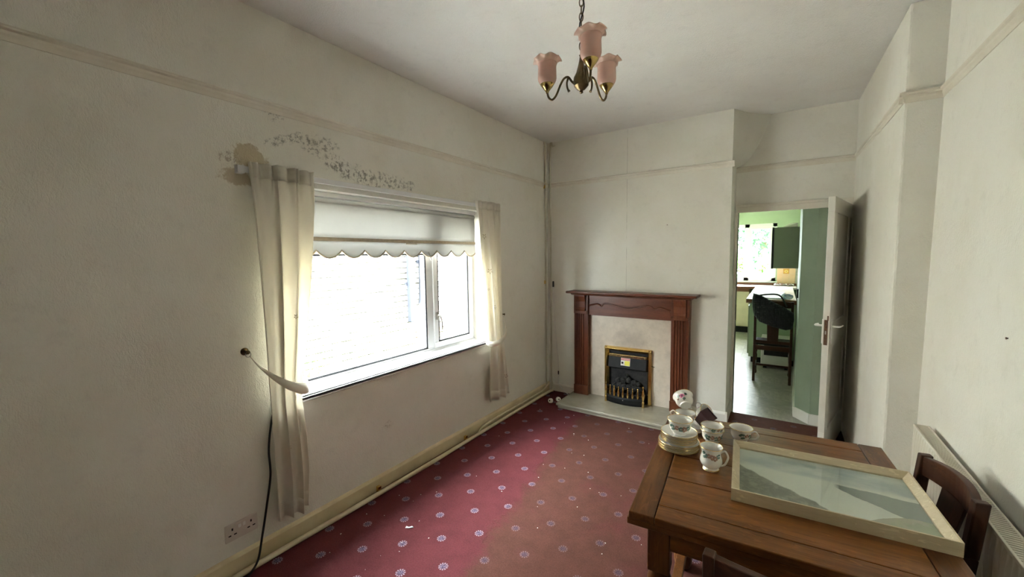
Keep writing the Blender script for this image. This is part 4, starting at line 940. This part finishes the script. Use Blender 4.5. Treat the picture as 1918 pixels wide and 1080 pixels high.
KR = [(.436, 4.425), (.25, 4.425), (.142, 4.565), (.155, 5.4), (.26, YK), (.60, YK), (.60, 4.425)]
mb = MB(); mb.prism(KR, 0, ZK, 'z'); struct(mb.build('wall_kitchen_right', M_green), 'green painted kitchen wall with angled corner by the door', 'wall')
mb = MB()
for p, q_ in ((KR[0], KR[1]), (KR[1], KR[2]), (KR[2], KR[3]), (KR[3], KR[4])):
    p, q_ = Vector((*p, 0)), Vector((*q_, 0)); dd = (q_ - p).normalized(); nn = Vector((dd.y, -dd.x, 0)) * -1
    if nn.y > 0 and abs(nn.y) > .5: nn = -nn
    if abs(nn.x) > .5 and nn.x > 0: nn = -nn
    e = dd * .004; p = p - e; q_ = q_ + e
    mb.hexa([tuple(p), tuple(q_), tuple(q_ + nn * .014), tuple(p + nn * .014), tuple(p + Vector((0, 0, .095))), tuple(q_ + Vector((0, 0, .095))), tuple(q_ + nn * .014 + Vector((0, 0, .095))), tuple(p + nn * .014 + Vector((0, 0, .095)))])
struct(mb.build('baseboard_kitchen', M_paint), 'white skirting following the green angled kitchen wall', 'skirting')
KW = (-1.55, -.10, .98, 2.12)
mb = MB(); mb.bx(-2.0, KW[0], YK, YK + .2, 0, ZK).bx(KW[1], .60, YK, YK + .2, 0, ZK).bx(KW[0], KW[1], YK, YK + .2, 0, KW[2]).bx(KW[0], KW[1], YK, YK + .2, KW[3], ZK)
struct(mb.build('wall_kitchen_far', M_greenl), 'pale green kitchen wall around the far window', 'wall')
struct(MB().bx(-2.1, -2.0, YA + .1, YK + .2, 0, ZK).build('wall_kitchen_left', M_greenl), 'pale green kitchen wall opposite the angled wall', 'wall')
w2 = sempty('window_2', 'white plastic kitchen window overlooking the garden', 'window')
f = MB(); x0, x1, z0, z1 = KW
f.bx(x0, x1, YK + .0, YK + .07, z0, z0 + .07).bx(x0, x1, YK, YK + .07, z1 - .07, z1).bx(x0, x0 + .07, YK, YK + .07, z0, z1).bx(x1 - .075, x1, YK, YK + .07, z0, z1).bx(-.65, -.56, YK, YK + .07, z0, z1).bx(-1.16, -1.08, YK, YK + .07, z0, z1)
f.build('frame', M_white, w2, bevel=.004)
f = MB(); f.bx(-.575, x1 - .06, YK - .012, YK + .05, z0 + .055, z0 + .11).bx(-.575, x1 - .06, YK - .012, YK + .05, z1 - .11, z1 - .055).bx(-.575, -.52, YK - .012, YK + .05, z0 + .1, z1 - .1).bx(x1 - .115, x1 - .06, YK - .012, YK + .05, z0 + .1, z1 - .1)
f.build('casement', M_white, w2, bevel=.004)
for a_, b_ in ((-.53, x1 - .1), (-1.09, -.64), (x0 + .06, -1.15)): MB().bx(a_, b_, YK + .02, YK + .025, z0 + .06, z1 - .06).build('pane', M_glass, w2)
f = MB(); f.bx(-.555, -.535, YK - .03, YK - .01, 1.42, 1.54); f.build('handle', M_white, w2, bevel=.003)
f = MB(); f.bx(x0 - .02, x1 + .03, YK - .04, YK + .01, z0 - .02, z0); f.build('sill', M_white, w2, bevel=.003)
ts = sempty('trim_8', 'peach wall tiling beside the kitchen window', 'tiling')
MB().bx(-.08, .262, YK - .004, YK + .001, .93, 1.42).build('tile_bed', M_mort, ts)
tA = MB().bx(.001, .0985, -.006, 0, .001, .0985).mesh('tile'); tA.materials.append(M_peach)
for i in range(4):
    for k in range(5):
        if i == 3 and False: continue
        if (i, k) == (1, 2): 
            td = MB().bx(.001, .0985, -.007, 0, .001, .0985).build('decorated_tile', M_deco, ts); td.location = (-.078 + i * .1, YK - .003, .93 + k * .0995)
            for q_ in range(8):
                aa = q_ * PI / 4; MB().lathe([(.010, 0), (.010, .001)], 8, T((.05 + .022 * math.cos(aa), -.0075, .05 + .022 * math.sin(aa))) @ RX(PI / 2), cap1=True).build('petal', M_yel if q_ % 2 else M_peach, td)
            continue
        if i == 3: continue
        o = bpy.data.objects.new('tile', tA); COL.objects.link(o); o.parent = ts; o.location = (-.078 + i * .1, YK - .003, .93 + k * .0995)
# units
ku = thing('base_unit', 'cream kitchen base unit under the far window', 'kitchen unit', (-.95, 8.96, 0))
MB().bx(-.45, .44, .03, .53, .12, .87).build('carcass', M_creamu, ku)
for x in (-.45, .005): MB().bx(x + .003, x + .435, .008, .03, .14, .80).build('door', M_creamu, ku, bevel=.003)
MB().bx(-.45, .44, .02, .03, .80, .87).build('brown_trim', M_brownw, ku)
MB().bx(-.45, .44, .06, .10, 0, .12).build('plinth', M_black, ku)
wt = thing('worktop', 'L-shaped kitchen worktop with brown edge running under the window', 'worktop', (-.2, 9.2, .87))
MB().bx(-1.3, .438, -.28, .30, .0, .035).build('surface', M_worktop, wt)
MB().bx(-.19, .375, -2.66, -.28, .0, .035).build('surface', M_worktop, wt)
MB().bx(-1.3, -.19, -.295, -.28, -.005, .036).build('edge_strip', M_brownw, wt)
MB().bx(-.205, -.19, -2.66, -.28, -.005, .036).build('edge_strip', M_brownw, wt)
MB().bx(-.205, .375, -2.675, -2.66, -.02, .036).build('edge_strip', M_brownw, wt)
MB().bx(-1.3, .44, .275, .30, .035, .075).build('upstand', M_brownw, wt)
k2 = thing('base_unit', 'pale green kitchen unit behind the chair with the black bag', 'kitchen unit', (.0, 7.7, 0))
MB().bx(-.36, .17, -1.12, 1.2, .08, .869).build('carcass', M_greenl, k2)
for yy in (-1.1, -.5, .1, .65): MB().bx(-.378, -.36, yy, yy + .53, .12, .80).build('door', M_olive, k2, bevel=.003)
MB().bx(-.33, .17, -1.10, 1.2, 0, .08).build('plinth', M_black, k2)
hb = thing('heater', 'white cabinet heater with dark front behind the kitchen chair', 'heater', (-.03, 6.42, 0))
MB().bx(-.17, .17, -.10, .14, .03, .42).build('case', M_plug, hb, bevel=.01)
MB().bx(-.135, .135, -.112, -.10, .18, .38).build('front_grille', M_blackm, hb, bevel=.004)
for x in (-.12, .12): MB().bx(x - .02, x + .02, -.08, .12, 0, .03).build('foot', M_black, hb)
wc = thing('wall_cabinet', 'olive green kitchen wall cabinet above the worktop', 'cabinet', (.035, 7.0, 1.335))
MB().bx(-.135, .145, -.50, .5, 0, .545).build('carcass', M_olive, wc, bevel=.003)
MB().bx(-.160, -.137, -.502, -.01, -.004, .549).build('door', M_blackm, wc, bevel=.002)
MB().bx(-.160, -.137, .01, .5, -.004, .549).build('door', M_olive, wc, bevel=.002)
MB().hexa([(-.06, -.3, .546), (.12, -.45, .546), (.12, .3, .546), (-.06, .3, .546), (.03, -.3, .60), (.12, -.45, .60), (.12, .3, .60), (.03, .3, .60)]).build('top_box', M_plug, wc)
ls = thing('light_switch', 'dark wall switch on the green kitchen wall', 'switch', (.148, 5.15, 1.12))
MB().bx(-.010, .006, -.04, .04, -.045, .045).build('plate', M_blackm, ls, bevel=.002)
MB().bx(-.014, -.009, -.01, .01, -.014, .014).build('rocker', M_plug, ls)
kc = chair('dark chair in the kitchen with a black quilted bag over its back', (-.065, 5.83, 0), 0, .39, .98, bow=.012)
bg_ = thing('quilted_bag', 'black quilted bag slung over the kitchen chair back', 'bag', (-.07, 5.568, .66))
out = [(-.20, .415), (-.215, .30), (-.19, .16), (-.13, .08), (.0, .03), (.13, .0), (.19, .02), (.205, .12), (.20, .20), (.10, .27), (-.02, .33), (-.12, .39)]
def bagf(s, t):
    n = len(out); k = s * n; i = int(k) % n; u = k - int(k); a0, b0 = out[i]; a1, b1 = out[(i + 1) % n]; x, zz_ = lerp(a0, a1, u), lerp(b0, b1, u)
    th_ = PI * (t - .5); r = math.cos(th_) ** .5 if math.cos(th_) > 0 else 0; cx_, cz_ = 0, .2
    return (cx_ + (x - cx_) * (.35 + .65 * r) if 0 < t < 1 else cx_ + (x - cx_) * .3, math.sin(th_) * .05 - .035, cz_ + (zz_ - cz_) * (.35 + .65 * r) if 0 < t < 1 else cz_ + (zz_ - cz_) * .3)
mb = MB(); mb.grid(bagf, 72, 11, closeu=True); mb.f.append(tuple(range(71, -1, -1))); mb.f.append(tuple(10 * 72 + i for i in range(72))); mb.build('padded_body', M_quilt, bg_, smooth=True)
MB().tube(bez([(-.17, -.03, .38), (-.06, .02, .40), (.06, .025, .39), (.13, -.02, .27)], 6), .009, 8).build('strap', M_blackm, bg_, smooth=True)
pp = thing('newspaper', 'large white paper sheet spread on the kitchen worktop', 'paper', (-.13, 7.25, .906))
MB().grid(lambda s, t: (lerp(-.22, .18, s), lerp(-.60, .55, t), .004 + .006 * math.sin(5 * s + 3 * t) ** 2), 12, 12).build('sheet', M_paper, pp, smooth=True, solid=.001)
cr = thing('crumpled_bag', 'crumpled blue and white plastic bag on the kitchen worktop', 'bag', (.06, 6.66, .918))
rnd = random.Random(5)
MB().add([tuple(Vector((v.x * .08, v.y * .07, max(-.01, v.z * .045 + .02))) * rnd.uniform(.75, 1.15)) for v in IV], IF).build('film', M_bluew, cr)
cr = thing('tea_towel', 'folded patterned cloth lying at the back of the kitchen worktop', 'cloth', (.08, 9.36, .906))
MB().grid(lambda s, t: (lerp(-.2, .12, s), lerp(-.06, .07, t), .012 + .025 * math.sin(9 * s + 4 * t) ** 2), 20, 8).build('cloth', M_bluew if False else M_paper, cr, smooth=True, solid=.004)
MB().grid(lambda s, t: (lerp(-.18, .1, s), lerp(-.062, -.03, t), .019 + .025 * math.sin(9 * s + 4 * t * .25) ** 2), 20, 4).build('stripe', M_brownw, cr, smooth=True, solid=.002)

# garden behind the kitchen window
struct(MB().bx(-8, 8, YK + .2, 26, -.3, -.02).build('floor_garden', M_grass), 'grass of the back garden', 'ground')
fn = thing('picket_fence', 'white picket fence across the garden', 'fence', (0, 13.0, -.02))
pk_ = MB().prism([(-.035, 0), (.035, 0), (.035, .98), (0, 1.04), (-.035, .98)], -.01, .01, 'y').mesh('picket'); pk_.materials.append(M_white)
for i in range(30):
    o = bpy.data.objects.new('picket', pk_); COL.objects.link(o); o.parent = fn; o.location = (-2.6 + i * .115, -.02, 0)
for zz_ in (.3, .8): MB().bx(-2.7, .9, -.008, .03, zz_, zz_ + .06).build('fence_rail', M_white, fn)
def tree(label, loc, R, H, n, mat, nm='garden_tree'):
    t = thing(nm, label, 'tree', loc); rnd = random.Random(int(abs(loc[0]) * 100) + n)
    MB().tube(bez([(0, 0, 0), (.05, 0, H * .4), (-.03, .04, H * .75)], 4), [.09 * R, .085 * R, .08 * R, .075 * R, .07 * R, .06 * R, .05 * R, .045 * R, .03 * R], 8).build('trunk', M_bark, t, smooth=True)
    mb = MB()
    for i in range(n):
        a, b = rnd.uniform(0, 2 * PI), rnd.uniform(-1, 1); r = R * rnd.uniform(.35, 1) ; c = Vector((math.cos(a) * r * math.sqrt(1 - b * b), math.sin(a) * r * math.sqrt(1 - b * b), H * .62 + b * r * H * .42 / R))
        s = rnd.uniform(.06, .13); u = Vector((rnd.uniform(-1, 1), rnd.uniform(-1, 1), rnd.uniform(-1, 1))).normalized(); v = u.orthogonal().normalized() * .5
        mb.add([tuple(c - u * s), tuple(c + v * s), tuple(c + u * s), tuple(c - v * s)], [(0, 1, 2, 3)])
    mb.build('leaves', mat, t)['kind'] = 'stuff'
tree('tall dark leafy tree behind the picket fence', (-.62, 17.0, -.02), 1.3, 4.6, 2600, M_leaf2)
tree('bright green bush in front of the tall tree', (-1.9, 15.6, -.02), 1.0, 1.9, 1800, M_leaf, 'garden_bush')
tree('bright green bush growing over the end of the picket fence', (.25, 14.4, -.02), .9, 1.6, 1500, M_leaf, 'garden_bush')
